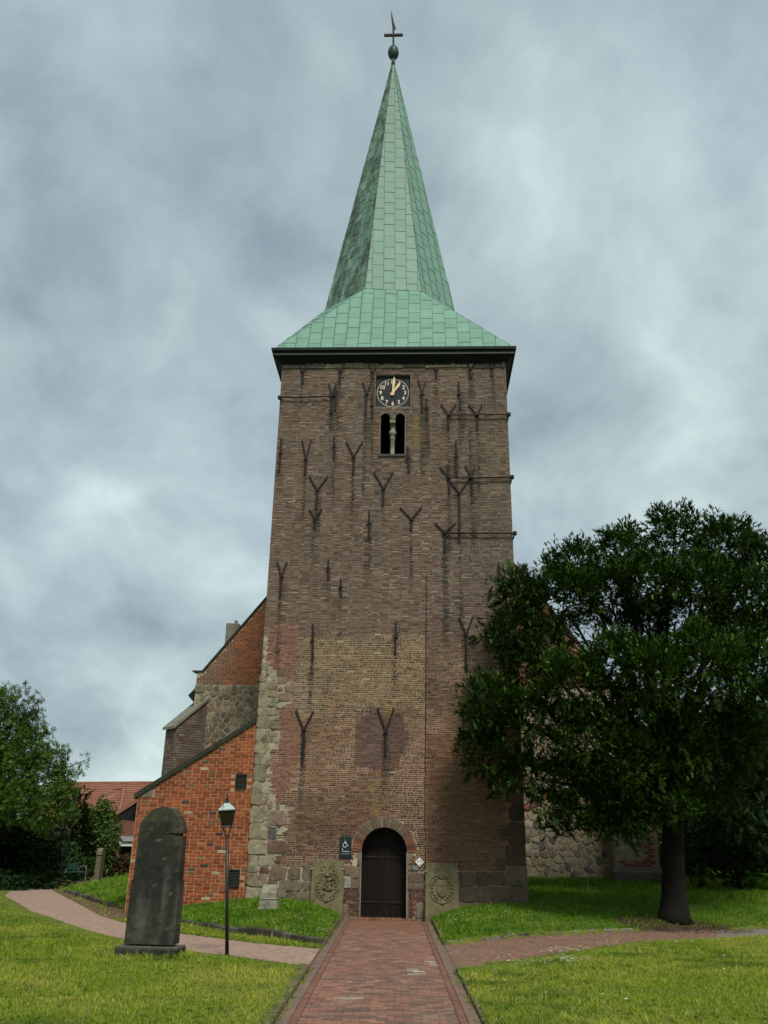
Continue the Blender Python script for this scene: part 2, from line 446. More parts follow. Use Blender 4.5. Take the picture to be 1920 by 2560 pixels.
while y < -0.32:
    off = -0.99 + (0.107 if row % 2 else 0.0) + rnd(-0.02, 0.02)
    x = off - 0.214
    while x < 0.98:
        a, b = max(x, -0.965), min(x + 0.208, 0.965)
        if b - a > 0.04:
            c = paver_color()
            if y > -3.2: c = lerp3(c, (0.21, 0.10, 0.062), 0.5)
            d = min(math.hypot(((a + b) / 2 - 0.52) / 0.16, (y + 10.0) / 0.5), math.hypot(((a + b) / 2 + 0.42) / 0.14, (y + 12.6) / 0.4), math.hypot(((a + b) / 2 - 1.0) / 0.2, (y + 8.6) / 0.8))
            if d < 1 and random.random() < 0.5: c = lerp3(c, (0.42, 0.38, 0.33), rnd(0.2, 0.9))
            g = 0.5 + 0.5 * nz((a + b) * 0.7, y * 0.6, 3.3)
            if (a + b) / 2 > 0.35 and y < -10: c = lerp3(c, (0.20, 0.15, 0.11), 0.55 * max(0, g - 0.2))
            PAVERS.append(((a + b) / 2, y, rnd(-0.008, 0.008), b - a, 0.1, c))
        x += 0.214
    y += 0.108; row += 1
for sx in (-1, 1):
    y = -17.5
    while y < -0.35:
        PAVERS.append((sx * 1.018, y + 0.105, math.pi / 2 + rnd(-0.012, 0.012), 0.206, 0.092, mul3(lerp3(paver_color(), (0.21, 0.095, 0.066), 0.6), 0.9)))
        PAVERS.append((sx * 1.150, y + 0.150, math.pi / 2 + rnd(-0.01, 0.01), 0.206, 0.150, lerp3(paver_color(), (0.17, 0.13, 0.10), 0.7)))
        y += 0.212
def row_pavers(out, inn, smax, tint, k, xstop=None):
    res = []
    L = sum(math.hypot(out[i + 1][0] - out[i][0], out[i + 1][1] - out[i][1]) for i in range(len(out) - 1))
    n = int(L / 0.11); a, b = resample(out, n), resample(inn, n)
    for i in range(1, n - 1):
        if i * 0.11 > smax: break
        p, q = a[i], b[i]; d = q - p; W_ = float(np.hypot(*d)); e = d / W_
        if xstop is not None and min(p[0], q[0]) > xstop: break
        ang = math.atan2(e[1], e[0]); s = -0.107 if i % 2 else 0.0
        while s < W_:
            s0, s1 = max(s, 0.01), min(s + 0.207, W_ - 0.01)
            if s1 - s0 > 0.05:
                m = p + e * ((s0 + s1) / 2)
                res.append((float(m[0]), float(m[1]), ang, s1 - s0, 0.1, mul3(lerp3(paver_color(), tint, k), rnd(0.92, 1.08))))
            s += 0.214
    return res
cp = sheet('curved_path', LP_OUT, LP_IN, -0.016, M['sand'])
CURVED = row_pavers(LP_OUT, LP_IN, 27, (0.37, 0.265, 0.21), 0.72)
sp = sheet('side_path', RP_IN, RP_OUT, -0.016, mat_rough('grey_gravel', (0.20, 0.18, 0.145), 25, 0.4, 0.95, 0.5, 0.01))
SIDE = row_pavers(RP_OUT, RP_IN, 9.2, (0.20, 0.125, 0.085), 0.55)
PV = [bpy.data.meshes.new('paver_shape') for _ in range(4)]
for i, me in enumerate(PV):
    vs, fs = brick_geo(1, 1, 0.03, 0.03)
    k = 0.02
    vs = [(v[0], v[1], v[2]) for v in vs]
    # unit footprint: chamfer expressed in unit space
    vs[8:] = [(sx * 0.475, sy * 0.45, 0.03 + rnd(-0.0015, 0.0015)) for sx, sy in ((-1, -1), (1, -1), (1, 1), (-1, 1))]
    for j in range(4, 8): vs[j] = (vs[j][0], vs[j][1], 0.024)
    me.from_pydata(vs, [], fs); me.materials.append(M['paver_obj'])
def put_pavers(lst, parent, n_single, zbase=-0.028):
    lst = sorted(lst, key=lambda q: (q[1] < -14.6, q[1]))
    mb = MB()
    for i, (x, y, r, l, w_, c) in enumerate(lst):
        z = zbase + rnd(-0.0025, 0.0025)
        if i < n_single:
            o = link('brick_paver', PV[i % 4], parent, loc=(x, y, z)); o.rotation_euler = (0, 0, r); o.scale = (l, w_, 1); o.color = c + (1,)
        else:
            ca, sa = math.cos(r), math.sin(r); vs, fs = brick_geo(l, w_, 0.03, 0.006)
            mb.add([(x + v[0] * ca - v[1] * sa, y + v[0] * sa + v[1] * ca, z + v[2]) for v in vs], fs, c)
    mb.build('paving', M['paver'], parent, kind='stuff')
put_pavers(PAVERS, path, 300)
put_pavers(CURVED, cp, 0, -0.030)
put_pavers(SIDE, sp, 0, -0.030)

# kerbs: bricks on edge beside the main path, rough stones along the left bank, pale kerb along the right bank
KB = bpy.data.meshes.new('edging_shape')
_b = MB().bbox(-0.5, 0.5, -0.5, 0.5, 0, 1, 0.06); KB.from_pydata(_b.v, [], _b.f); KB.materials.append(M['paver_obj'])
mb = MB()
for sx, y0, y1 in ((-1, -17.5, -9.7), (1, -17.5, -9.75), (-1, -6.45, -0.3), (1, -5.9, -0.3)):
    y = y0
    while y < y1 - 0.04:
        zt = 0.055 + (0.05 * min(1, max(0, (y + 6.5) / 3)) if y > -7 else 0) + rnd(-0.012, 0.012)
        c = mul3(lerp3((0.19, 0.125, 0.085), (0.12, 0.105, 0.06), random.random()), rnd(0.75, 1.2))
        wd = rnd(0.10, 0.14) if sx < 0 else rnd(0.05, 0.08)
        if sx < 0 and -14.8 < y < -9.6:
            o = link('edging_brick', KB, path, loc=(sx * (1.235 + wd / 2) + rnd(-0.006, 0.006), y + 0.037, -0.03)); o.scale = (wd, 0.066, zt + 0.03); o.color = c + (1,)
        else:
            xa = sx * 1.235 + rnd(-0.006, 0.006); xb = xa + sx * wd
            mb.bbox(min(xa, xb), max(xa, xb), y, y + 0.068, -0.03, zt, 0.008, c)
        y += 0.075
mb.build('edging_bricks', M['paver'], path, kind='stuff')
def walk(pl, s0, s1):
    P = np.array(pl); d = np.r_[0, np.cumsum(np.hypot(*np.diff(P, axis=0).T))]
    f = lambda s: (float(np.interp(s, d, P[:, 0])), float(np.interp(s, d, P[:, 1])))
    s = s0
    while s < s1:
        l = yield s
        s += l if l else 0.3
def kerb_run(pl, s0, s1, lens, hts, wid, cols, mat, name, gap=0.02):
    P = np.array(pl); d = np.r_[0, np.cumsum(np.hypot(*np.diff(P, axis=0).T))]
    s = s0
    while s < s1:
        l = rnd(*lens)
        x0, y0 = np.interp(s, d, P[:, 0]), np.interp(s, d, P[:, 1]); x1, y1 = np.interp(s + l, d, P[:, 0]), np.interp(s + l, d, P[:, 1])
        b = MB().bbox(-l / 2 + gap / 2, l / 2 - gap / 2, -wid / 2, wid / 2, -0.05, rnd(*hts), min(0.02, wid * 0.2))
        b.v = [(v[0] + 0.012 * nz(v[0] * 9 + s, v[1] * 9, v[2] * 9), v[1] + 0.016 * nz(v[0] * 9, s * 3, v[2] * 9), v[2] + 0.016 * nz(v[0] * 6 + 5, s * 2, v[1] * 6)) for v in b.v]
        o = b.build(name, mat, lawn_kerbs, loc=((x0 + x1) / 2, (y0 + y1) / 2, 0)); o.rotation_euler = (0, rnd(-0.02, 0.02), math.atan2(y1 - y0, x1 - x0))
        o.color = mul3(random.choice(cols), rnd(0.8, 1.2)) + (1,)
        s += l
lawn_kerbs = bpy.data.objects['lawn']
kerb_run(KL, 0.05, 19.5, (0.22, 0.5), (0.10, 0.19), 0.15, [(0.055, 0.05, 0.04), (0.08, 0.07, 0.05), (0.11, 0.10, 0.08), (0.06, 0.05, 0.035)], M['stone_obj'], 'kerb_stone')
kerb_run(KR, 0.05, 6.4, (0.8, 1.1), (0.065, 0.075), 0.09, [(0.22, 0.205, 0.16), (0.19, 0.175, 0.13)], M['stone_obj'], 'kerb_stone', 0.012)

# ------------------------------------------------------------------ church (local frame: u right, v into the wall, z up)
TYAW = rad(1.7)
church = thing('church', 'medieval brick church with square tower, green copper spire and red brick side annex', 'church', (0, 0, 0), (0, 0, -TYAW))
def wpos(u, v, z):
    c, s = math.cos(TYAW), math.sin(TYAW)
    return (c * u + s * v, -s * u + c * v, z)
HW = 3.92; TD = 7.84; ZT = 17.78
QUOIN = [(-4.05, 7.95), (-3.75, 7.96), (-3.75, 7.12), (-3.56, 6.76), (-3.32, 6.76), (-2.97, 6.41), (-2.94, 5.86), (-3.35, 5.72), (-3.36, 5.31), (-3.2, 4.97), (-3.21, 4.77), (-3.44, 4.43), (-3.44, 3.71), (-3.33, 3.2), (-3.21, 3.01), (-2.84, 2.85), (-2.85, 2.32), (-3.14, 2.1), (-2.9, 2.0), (-2.9, 1.66), (-3.18, 1.58), (-3.2, 1.33), (-2.1, 1.33), (-2.1, 1.4), (-1.2, 1.4), (-0.76, 1.37), (-0.76, 0.79), (-1.2, 0.79), (-1.2, -0.3), (-4.05, -0.3)]
BASE_R = [(0.6, 1.22), (1.08, 1.22), (1.08, 1.0), (2.0, 1.28), (3.36, 1.28), (3.36, 2.6), (3.46, 3.55), (3.56, 4.0), (4.0, 4.0), (4.0, -0.3), (1.08, -0.3), (1.08, 0.8), (0.6, 0.8)]
RED = [(-3.87, 8.28), (-2.79, 8.36), (-2.87, 7.27), (-3.04, 6.41), (-2.77, 5.31), (-2.64, 4.24), (-3.18, 2.94), (-3.43, 3.58), (-3.17, 5.04), (-3.38, 6.13), (-3.72, 6.97)]
TAN = [(-2.9, 7.9), (1.12, 8.02), (1.11, 5.62), (0.42, 5.75), (-2.78, 5.52)]
PURP = [(-1.05, 5.81), (0.42, 5.62), (0.63, 4.81), (0.16, 3.89), (-1.0, 4.07)]
PURP2 = [(1.15, 8.2), (2.1, 8.2), (2.23, 6.46), (2.34, 4.96), (1.39, 4.95), (1.15, 5.6)]
FORKS = [[(-3.29, 17.53), (-3.06, 17.53), (-3.17, 17.34), (-3.15, 16.88)], [(-1.96, 17.52), (-1.7, 17.62), (-1.85, 17.32), (-1.86, 16.91)], [(-0.86, 17.61), (-0.6, 17.51), (-0.73, 17.31), (-0.72, 17.0)], [(-1.06, 16.91), (-0.75, 16.9), (-0.91, 16.44), (-0.92, 15.62)], [(1.37, 17.6), (1.62, 17.6), (1.51, 17.39), (1.51, 17.06)], [(2.58, 17.6), (2.84, 17.6), (2.7, 17.42), (2.7, 17.08)], [(3.34, 17.6), (3.55, 17.6), (3.44, 17.45), (3.43, 17.11)], [(-2.24, 16.88), (-1.99, 16.88), (-2.1, 16.36), (-2.1, 15.69)], [(0.87, 16.99), (1.1, 16.86), (1.01, 16.43), (1.01, 15.74)], [(1.66, 16.03), (2.17, 16.03), (1.91, 15.6), (1.91, 15.12)], [(2.6, 16.02), (3.06, 16.02), (2.87, 15.6), (2.87, 15.02)], [(-3.06, 14.67), (-2.75, 14.69), (-2.9, 13.97), (-2.91, 13.41)], [(-1.56, 14.62), (-1.0, 14.62), (-1.29, 14.06), (-1.28, 13.41)], [(-2.75, 13.32), (-2.14, 13.33), (-2.46, 12.84), (-2.47, 12.19)], [(-0.6, 13.5), (0.05, 13.5), (-0.27, 12.89), (-0.28, 12.29)], [(1.59, 13.68), (1.88, 13.74), (1.88, 13.28), (1.9, 12.7)], [(2.44, 13.72), (2.77, 13.72), (2.63, 13.28), (2.65, 12.7)], [(1.93, 13.16), (2.54, 13.19), (2.23, 12.73), (2.2, 11.03)], [(-2.69, 12.16), (-2.28, 12.16), (-2.49, 11.81), (-2.48, 11.48)], [(0.29, 12.21), (0.99, 12.23), (0.66, 11.81), (0.66, 11.43)], [(1.42, 11.68), (2.08, 11.68), (1.73, 11.35), (1.74, 10.68)], [(-3.64, 10.33), (-3.33, 10.34), (-3.48, 9.85), (-3.48, 9.21)], [(2.15, 8.57), (2.57, 8.56), (2.36, 8.0), (2.33, 6.9)], [(-2.79, 5.65), (-2.26, 5.65), (-2.53, 5.08), (-2.52, 4.13)], [(-0.34, 5.75), (0.16, 5.76), (-0.08, 5.05), (-0.08, 4.36)]]
BARS_V = [[(-1.99, 16.88), (-1.97, 15.82)], [(-0.72, 16.4), (-0.71, 15.49)], [(2.27, 16.92), (2.32, 15.83)], [(1.16, 16.26), (1.16, 15.41)], [(-1.97, 14.85), (-1.95, 13.96)], [(0.52, 14.43), (0.56, 13.5)], [(2.15, 14.65), (2.15, 13.34)], [(-3.77, 14.76), (-3.77, 13.5)], [(-0.72, 12.11), (-0.72, 11.14)], [(-2.0, 10.42), (-1.98, 9.77)], [(-1.58, 9.77), (-1.54, 9.21)], [(3.43, 10.32), (3.43, 9.96)], [(-2.4, 8.31), (-2.36, 7.16)], [(0.19, 8.36), (0.18, 7.38)]]
BARS_H = [[(-3.92, 16.29), (-2.1, 16.33)], [(1.91, 15.59), (3.95, 15.6)], [(1.88, 13.25), (3.97, 13.28)], [(1.73, 11.32), (3.98, 11.31)]]
STREAKS = [(f[3][0], f[2][1], f[3][1] - rnd(0.7, 2.4)) for f in FORKS] + [(b[1][0], b[0][1] - 0.3, b[1][1] - rnd(0.3, 1.8)) for b in BARS_V]
STREAKS += [(1.9, 15.3, 11.6), (2.62, 15.3, 12.0), (2.87, 15.0, 13.4), (1.72, 11.0, 7.6), (2.2, 11.0, 7.9), (-0.92, 15.6, 12.5), (1.0, 15.7, 13.0), (-3.48, 9.2, 7.7)]

def streak(u, z):
    s = 0.0
    for a, zt, zb in STREAKS:
        w_ = 0.10 + 0.06 * nz(a * 7, z * 0.9)
        if abs(u - a) < w_ and zb - 0.4 < z < zt:
            s = max(s, min(1, 1.5 * (1 - abs(u - a) / w_)) * min(1, (z - zb + 0.4) / 0.9) * (0.6 + 0.4 * nz(u * 9, z * 1.3)))
    return min(s * 1.25, 0.92)
def brick_col(u, z):
    n1, n2, n3 = nz(u * 0.55, z * 0.45, 1.2), nz(u * 1.6 + 7, z * 1.4, 4.1), random.random()
    uu, zz_ = u + 0.22 * n2, z + 0.18 * nz(u * 2.1, z * 2.0, 9.0)
    # old upper brickwork
    jx, jz = random.gauss(0, 0.16), random.gauss(0, 0.14)
    uj, zj = uu + jx, zz_ + jz
    pick = random.random()
    c = (0.190, 0.133, 0.108)
    if pick < 0.24: c = (0.115, 0.080, 0.072)
    elif pick < 0.50: c = (0.235, 0.165, 0.130)
    elif pick < 0.60: c = (0.320, 0.255, 0.200)
    elif pick < 0.74: c = (0.190, 0.108, 0.086)
    c = lerp3(c, (0.175, 0.142, 0.110), 0.25 + 0.35 * max(0, n1))
    if n2 > 0.1: c = lerp3(c, (0.19, 0.105, 0.09), 0.5 * n2)
    if u > 1.6 and z > 10: c = lerp3(c, (0.105, 0.095, 0.070), 0.55 * min(1, (u - 1.6) / 1.6) * (0.6 + 0.5 * n2))
    low = min(1, max(0, (8.4 - zj) / 0.9))
    if low > 0:
        if pick < 0.30: d = (0.075, 0.046, 0.040)
        elif pick < 0.55: d = (0.175, 0.088, 0.060)
        elif pick < 0.80: d = (0.235, 0.120, 0.075)
        else: d = (0.260, 0.175, 0.105)
        d = lerp3(d, (0.175, 0.120, 0.075), 0.15 + 0.3 * n1)
        if inpoly(uu + 1.8 * jx + 0.25 * nz(z * 1.3, 5.0), zz_ + 2.6 * jz + 0.3 * nz(u * 1.1, 7.7), TAN): d = lerp3(d, (0.200, 0.142, 0.080), 0.38 + 0.25 * n2)
        elif zz_ < 5.6: d = lerp3(d, (0.250, 0.098, 0.046), 0.28 + 0.55 * max(0, n2))
        if zj < 3.4: d = mul3(d, 0.80)
        if u + jx > 1.1 and zj < 4.6: d = lerp3(d, (0.135, 0.060, 0.032), 0.45)  # lower right bricks darker and redder: tree shade mixed into their colour
        if inpoly(uu + jx * 0.9 + 0.15 * nz(u * 3.3, z * 3.3, 1), zz_ + jz * 0.9 + 0.15 * nz(u * 3.1, z * 2.7, 4), PURP): d = lerp3(d, (0.118, 0.072, 0.064), 0.78)
        if inpoly(uu + 2.2 * jx, zz_ + 2.2 * jz, PURP2): d = lerp3(d, (0.145, 0.098, 0.080), 0.38)
        if zj < 2.3 and pick < 0.5: d = lerp3(d, (0.085, 0.048, 0.038), 0.5)
        c = lerp3(c, d, low)
    if inpoly(uu + jx * 0.9 + 0.12 * nz(u * 3.3, z * 3.3, 1), zz_ + jz * 1.2 + 0.2 * nz(u * 3.1, z * 2.7, 4), RED): c = lerp3(c, (0.240, 0.105, 0.080), 0.75)
    for a, b, r_ in ((-0.40, 3.4, 0.16), (-0.32, 2.95, 0.15), (-0.05, 5.72, 0.16), (0.82, 14.9, 0.22), (-2.1, 7.25, 0.14), (-2.75, 2.62, 0.1), (0.86, 15.4, 0.16)):
        if math.hypot(u - a, (z - b) * 0.6) < r_ * (1 + 0.5 * n2): c = lerp3(c, (0.27, 0.185, 0.05), 0.6)
    ew = 0.75 - math.hypot((u + 2.5) / 0.7, (z - 6.3) / 1.3) + 0.35 * n2
    if ew > 0 and z < 8 and not inpoly(u, z, RED): c = lerp3(c, (0.33, 0.29, 0.24) if random.random() < 0.55 else (0.06, 0.05, 0.045), min(0.8, ew))
    if 2.6 < z < 8 and u < 1.1: c = mul3(c, 1 + 0.30 * nz(u * 0.8 + 3, z * 0.7, 6.0) + 0.22 * nz(u * 2.6, z * 2.4, 2.0))
    elif z >= 8: c = mul3(c, 1 + 0.16 * nz(u * 0.9 + 3, z * 0.5, 6.0) + 0.14 * nz(u * 2.6, z * 1.4, 2.0))
    c = lerp3(c, (0.030, 0.029, 0.022), streak(u, z))
    k = rnd(0.68, 1.28)
    return (c[0] * k, c[1] * k * 0.96, c[2] * k * 0.91)

# --- tower wall, with door, belfry and clock openings cut
def arch_poly(u0, u1, z0, zs, n=14):
    c, r_ = (u0 + u1) / 2, (u1 - u0) / 2
    return [(u0, z0), (u1, z0)] + [(c + r_ * math.cos(math.pi * i / n), zs + r_ * math.sin(math.pi * i / n)) for i in range(n + 1)]
DU0, DU1 = -0.73, 0.57; DC = (DU0 + DU1) / 2; DZS = 1.74; DR = (DU1 - DU0) / 2
def box_obj(name, mats, x0, x1, y0, y1, z0, z1, cut=0.3):
    return MB().box(x0, x1, y0, y1, z0, z1).build(name, mats)
tower = MB().box(-HW, HW, 0, TD, -0.4, ZT, (0.25, 0.225, 0.19)).build('tower_wall', [M['mortar_tower'], M['dark'], M['house_brick']])
cut = MB()
cut.prism(arch_poly(DU0, DU1, -0.6, DZS), -1, 0.55, mi=0)
cutters = [(cut, 0)]
for a, b in ((-0.405, -0.085), (0.105, 0.42)):
    cutters.append((MB().prism(arch_poly(a, b, 14.15, 15.54), -1, 1.4), 1))  # near-black lining: darkness of the bell chamber is put into the colour
cutters.append((MB().box(-0.10, 0.12, -1, 1.37, 14.152, 15.50), 1))
cutters.append((MB().box(-0.60, 0.60, -1, 0.16, 15.96, 17.22), 0))
for cb, mi in cutters:
    co = cb.build('cutter', [M['mortar_tower'], M['dark'], M['house_brick']])
    co.data.polygons.foreach_set('material_index', [mi] * len(co.data.polygons))
    md = tower.modifiers.new('cut', 'BOOLEAN'); md.object = co; md.operation = 'DIFFERENCE'; md.solver = 'EXACT'
    dg = bpy.context.evaluated_depsgraph_get()
    nm = bpy.data.meshes.new_from_object(tower.evaluated_get(dg))
    tower.modifiers.clear(); tower.data = nm
    bpy.data.objects.remove(co)
tower.parent = church
_a = tower.data.color_attributes.get('col')
if _a: tower.data.color_attributes.remove(_a)
_a = tower.data.color_attributes.new('col', 'FLOAT_COLOR', 'POINT')
_a.data.foreach_set('color', np.tile(np.array([0.20, 0.165, 0.13, 1.0], np.float32), len(tower.data.vertices)))
# --- tower brickwork: every brick a shape of its own
BR_V, BR_F = None, None
def front_brick(u, z, lx, hz, pr, ch=0.006):
    x, h = lx / 2, hz / 2
    vs = [(u - x, 0.004, z - h), (u + x, 0.004, z - h), (u + x, 0.004, z + h), (u - x, 0.004, z + h),
          (u - x + ch, -pr, z - h + ch), (u + x - ch, -pr + rnd(-.002, .002), z - h + ch), (u + x - ch, -pr, z + h - ch), (u - x + ch, -pr + rnd(-.002, .002), z + h - ch)]
    fs = [(4, 5, 6, 7), (0, 1, 5, 4), (1, 2, 6, 5), (2, 3, 7, 6), (3, 0, 4, 7)]
    return vs, fs
BSH = []
for i in range(6):
    vs, fs = front_brick(0, 0, 1, 1, 0.013, 0.0)
    k = (0.03, 0.11)
    vs[4:] = [(sx * (0.5 - k[0] * rnd(0.6, 1.6)), -0.013 + rnd(-.002, .002), sz * (0.5 - k[1] * rnd(0.6, 1.6))) for sx, sz in ((-1, -1), (1, -1), (1, 1), (-1, 1))]
    me = bpy.data.meshes.new('brick_shape'); me.from_pydata(vs, [], fs); me.materials.append(M['brick_obj']); BSH.append(me)
def put_bricks(lst, parent, n_single, key, name='brick', many='brickwork', off=0.0):
    lst = sorted(lst, key=key); mb = MB()
    for i, (u, z, lx, hz, c) in enumerate(lst):
        if i < n_single:
            o = link(name, BSH[i % 6], parent, loc=(u, off + rnd(-.003, .003), z)); o.scale = (lx, 1, hz); o.color = c + (1,)
            if i % 3 == 0: o.scale = (lx, 1.3, hz)
        else:
            vs, fs = front_brick(u, z, lx, hz, 0.011 + rnd(-0.004, 0.005), min(0.006, hz * 0.12))
            mb.add([(a, b + off, c_) for a, b, c_ in vs], fs, c)
    if mb.v: mb.build(many, M['brick'], parent, kind='stuff')
blist = []
CH = 0.0575; z = -0.02; row = 0
while z < 17.66:
    u = -HW - (0.0 if row % 2 else 0.17); k = row
    while u < HW:
        L = (0.215 if k % 2 == 0 else 0.105) * rnd(0.94, 1.06)
        if z < 8 and random.random() < 0.25: L *= 0.75
        a, b = max(u, -HW + 0.002), min(u + L, HW - 0.002)
        uc = (a + b) / 2; zc = z + CH / 2 + 0.006 * nz(u * 0.5, row * 0.8)
        ok = b - a > 0.035
        if ok and (inpoly(uc, zc, QUOIN) or inpoly(uc, zc, BASE_R)): ok = False
        if ok and DU0 - 0.30 < uc < DU1 + 0.30 and zc < DZS + DR + 0.3:
            rr = math.hypot(uc - DC, zc - DZS) if zc > DZS else abs(uc - DC)
            if zc > DZS and rr < DR + 0.275: ok = False
            if zc <= DZS and rr < DR + 0.02 + (b - a) / 2: ok = False
        for lo_, hi_, z0_, z1_ in ((-0.43, 0.445, 14.02, 15.62), (-0.605, 0.605, 15.93, 17.25)):
            if ok and z0_ < zc < z1_:
                if a >= lo_ and b <= hi_: ok = False
                elif a < lo_ < b: b = lo_ - 0.004
                elif a < hi_ < b: a = hi_ + 0.004
                uc = (a + b) / 2
                if b - a < 0.035: ok = False
        if ok and zc >= 15.5 and zc < 15.8 and (math.hypot(uc + 0.245, zc - 15.54) < 0.20 or math.hypot(uc - 0.262, zc - 15.54) < 0.20): ok = False
        if ok and abs(uc - 1.09) < 0.03 and zc < 10: pass
        if ok and z < 8 and random.random() < 0.006: ok = False
        if ok: blist.append((uc, zc, b - a - 0.010, CH - (0.0145 if z < 8 else 0.011), brick_col(uc, zc)))
        u += L; k += 1
    z += CH; row += 1
# brick fillings under the boulders on both sides of the door
for (u0, u1, z0, z1) in ((-1.18, -0.75, 0.06, 0.78), (0.62, 1.06, 0.06, 0.79)):
    z = z0; row = 0
    while z < z1 - 0.05:
        u = u0 - (0.06 if row % 2 else 0)
        while u < u1:
            a, b = max(u, u0), min(u + 0.125, u1)
            fill = (a < -1.0 and z < 0.42 and u1 < 0) or (b > 0.86 and z < 0.46 and u0 > 0)
            if b - a > 0.04 and not fill: blist.append(((a + b) / 2, z + 0.03, b - a - 0.012, 0.047, mul3((0.085, 0.05, 0.042), rnd(0.6, 1.6))))
            u += 0.125
        z += 0.0595; row += 1
put_bricks(blist, tower, 300, lambda q: q[1])
# colour of the bedding mortar: pale below, brown above (per-vertex, fine grid laid in front of the core)
gu, gz = np.linspace(-HW, HW, 60), np.linspace(-0.3, ZT - 0.1, 150)
mb = MB()
for j in range(len(gz) - 1):
    for i in range(len(gu) - 1):
        a, b, c_, d = gu[i], gu[i + 1], gz[j], gz[j + 1]
        uc, zc = (a + b) / 2, (c_ + d) / 2
        if DU0 - 0.14 < uc < DU1 + 0.14 and zc < DZS + DR + 0.14: continue
        if abs(uc) < 0.76 and 13.85 < zc < 17.4: continue
        t = min(1, max(0, (8.3 - zc) / 1.6)); n = nz(uc * 0.9, zc * 0.8, 2.0)
        col = lerp3((0.19, 0.155, 0.122), lerp3((0.44, 0.345, 0.25), (0.15, 0.11, 0.08), min(1, max(0, 0.45 + 1.1 * nz(uc * 0.55, zc * 0.6, 8.0)))), t)
        if inpoly(uc, zc, QUOIN): col = (0.38, 0.345, 0.245)
        elif inpoly(uc, zc, TAN): col = (0.38, 0.31, 0.20)
        elif inpoly(uc, zc, RED): col = (0.29, 0.19, 0.15)
        elif inpoly(uc, zc, PURP): col = (0.165, 0.125, 0.11)
        elif uc > 1.1 and zc < 5: col = (0.22, 0.155, 0.105)  # lower right mortar: the same tree shade is put into its colour
        col = mul3(col, 1 + 0.25 * n); col = lerp3(col, (0.05, 0.048, 0.04), streak(uc, zc) * 0.8)
        mb.add([(a, -0.0045, c_), (b, -0.0045, c_), (b, -0.0045, d), (a, -0.0045, d)], [(0, 1, 2, 3)], col)
mb.build('bedding_mortar', M['mortar_tower'], tower)
# --- arch ring of the door
for i in range(35):
    t = math.pi * (i + 0.5) / 35
    r0, r1 = DR + 0.004, DR + 0.26 + rnd(-0.01, 0.01); dt = math.pi / 35 * 0.385
    vs = []
    for y_, g in ((0.03, 0), (-0.02 + rnd(-.004, .004), 0.006)):
        for rr, tt in ((r0 + g, t - dt), (r1 - g, t - dt), (r1 - g, t + dt), (r0 + g, t + dt)):
            vs.append((DC + rr * math.cos(tt), y_, DZS + rr * math.sin(tt)))
    fs = [(7, 6, 5, 4), (0, 1, 5, 4), (1, 2, 6, 5), (2, 3, 7, 6), (3, 0, 4, 7)]
    side = abs(math.cos(t))
    c = lerp3(random.choice([(0.19, 0.15, 0.105), (0.14, 0.11, 0.08), (0.22, 0.17, 0.12)]), random.choice([(0.25, 0.085, 0.05), (0.17, 0.07, 0.05)]), min(1, max(0, (side - 0.6) * 3)) * 0.85)
    o = MB().add(vs, fs).build('arch_brick', M['brick_obj'], tower); o.color = mul3(c, rnd(0.55, 1.3)) + (1,)
# pale mortar line over the ring
mb = MB(); mb.tube([(DC + (DR + 0.285) * math.cos(math.pi * i / 30), -0.006, DZS - 0.05 + (DR + 0.335) * math.sin(math.pi * i / 30)) for i in range(0, 31)], 0.008, 5, (0.3, 0.25, 0.18)); mb.build('arch_mortar_joint', M['mortar_tower'], tower)
# pale reveal edge
for sx, x in ((-1, DU0), (1, DU1)):
    MB().box(x - 0.012 if sx < 0 else x - 0.016, x + 0.016 if sx < 0 else x + 0.012, -0.022, 0.02, 0.0, DZS, (0.27, 0.21, 0.15)).build('door_jamb', M['mortar_tower'], tower)
# --- door leaf of planks
door = thing('door', '', '', (0, 0, 0)); del door['label']; del door['category']; door.parent = church
np_ = 8
for i in range(np_):
    a = DU0 + (DU1 - DU0) * i / np_ + 0.003; b = DU0 + (DU1 - DU0) * (i + 1) / np_ - 0.003
    zt = lambda u: DZS + math.sqrt(max(0.0, (DR + 0.004) ** 2 - (u - DC) ** 2))
    poly = [(a, 0.03), (b, 0.03)] + [(b + (a - b) * j / 5, zt(b + (a - b) * j / 5)) for j in range(6)]
    o = MB().prism(poly, 0.42 + rnd(0, 0.006), 0.48).build('plank', M['door'], door); o.color = mul3((0.008, 0.0045, 0.003), rnd(0.7, 1.6)) + (1,)
b = MB()
for zz_ in (0.42, 1.6):
    b.box(DU0 + 0.02, DU1 - 0.14, 0.404, 0.418, zz_ - 0.028, zz_ + 0.028)
    b.tube([(DC - 0.2, 0.404, zz_ - 0.1), (DC - 0.12, 0.40, zz_), (DC - 0.2, 0.404, zz_ + 0.1)], 0.016, 6)
b.build('strap_hinge', M['iron'], door)
MB().lathe([(0.0, 0), (0.03, 0.005), (0.03, 0.02), (0.018, 0.03), (0.018, 0.09)], (DU1 - 0.12, 0.34, 1.05)).build('door_handle', M['iron'], door)
for i in range(9):       # brick threshold
    a = DU0 - 0.02 + 1.34 * i / 9
    o = MB().bbox(a + 0.004, a + 1.34 / 9 - 0.004, -0.18, 0.44, -0.03, 0.03, 0.007).build('threshold_brick', M['brick_obj'], door); o.color = mul3((0.22, 0.10, 0.065), rnd(0.75, 1.2)) + (1,)

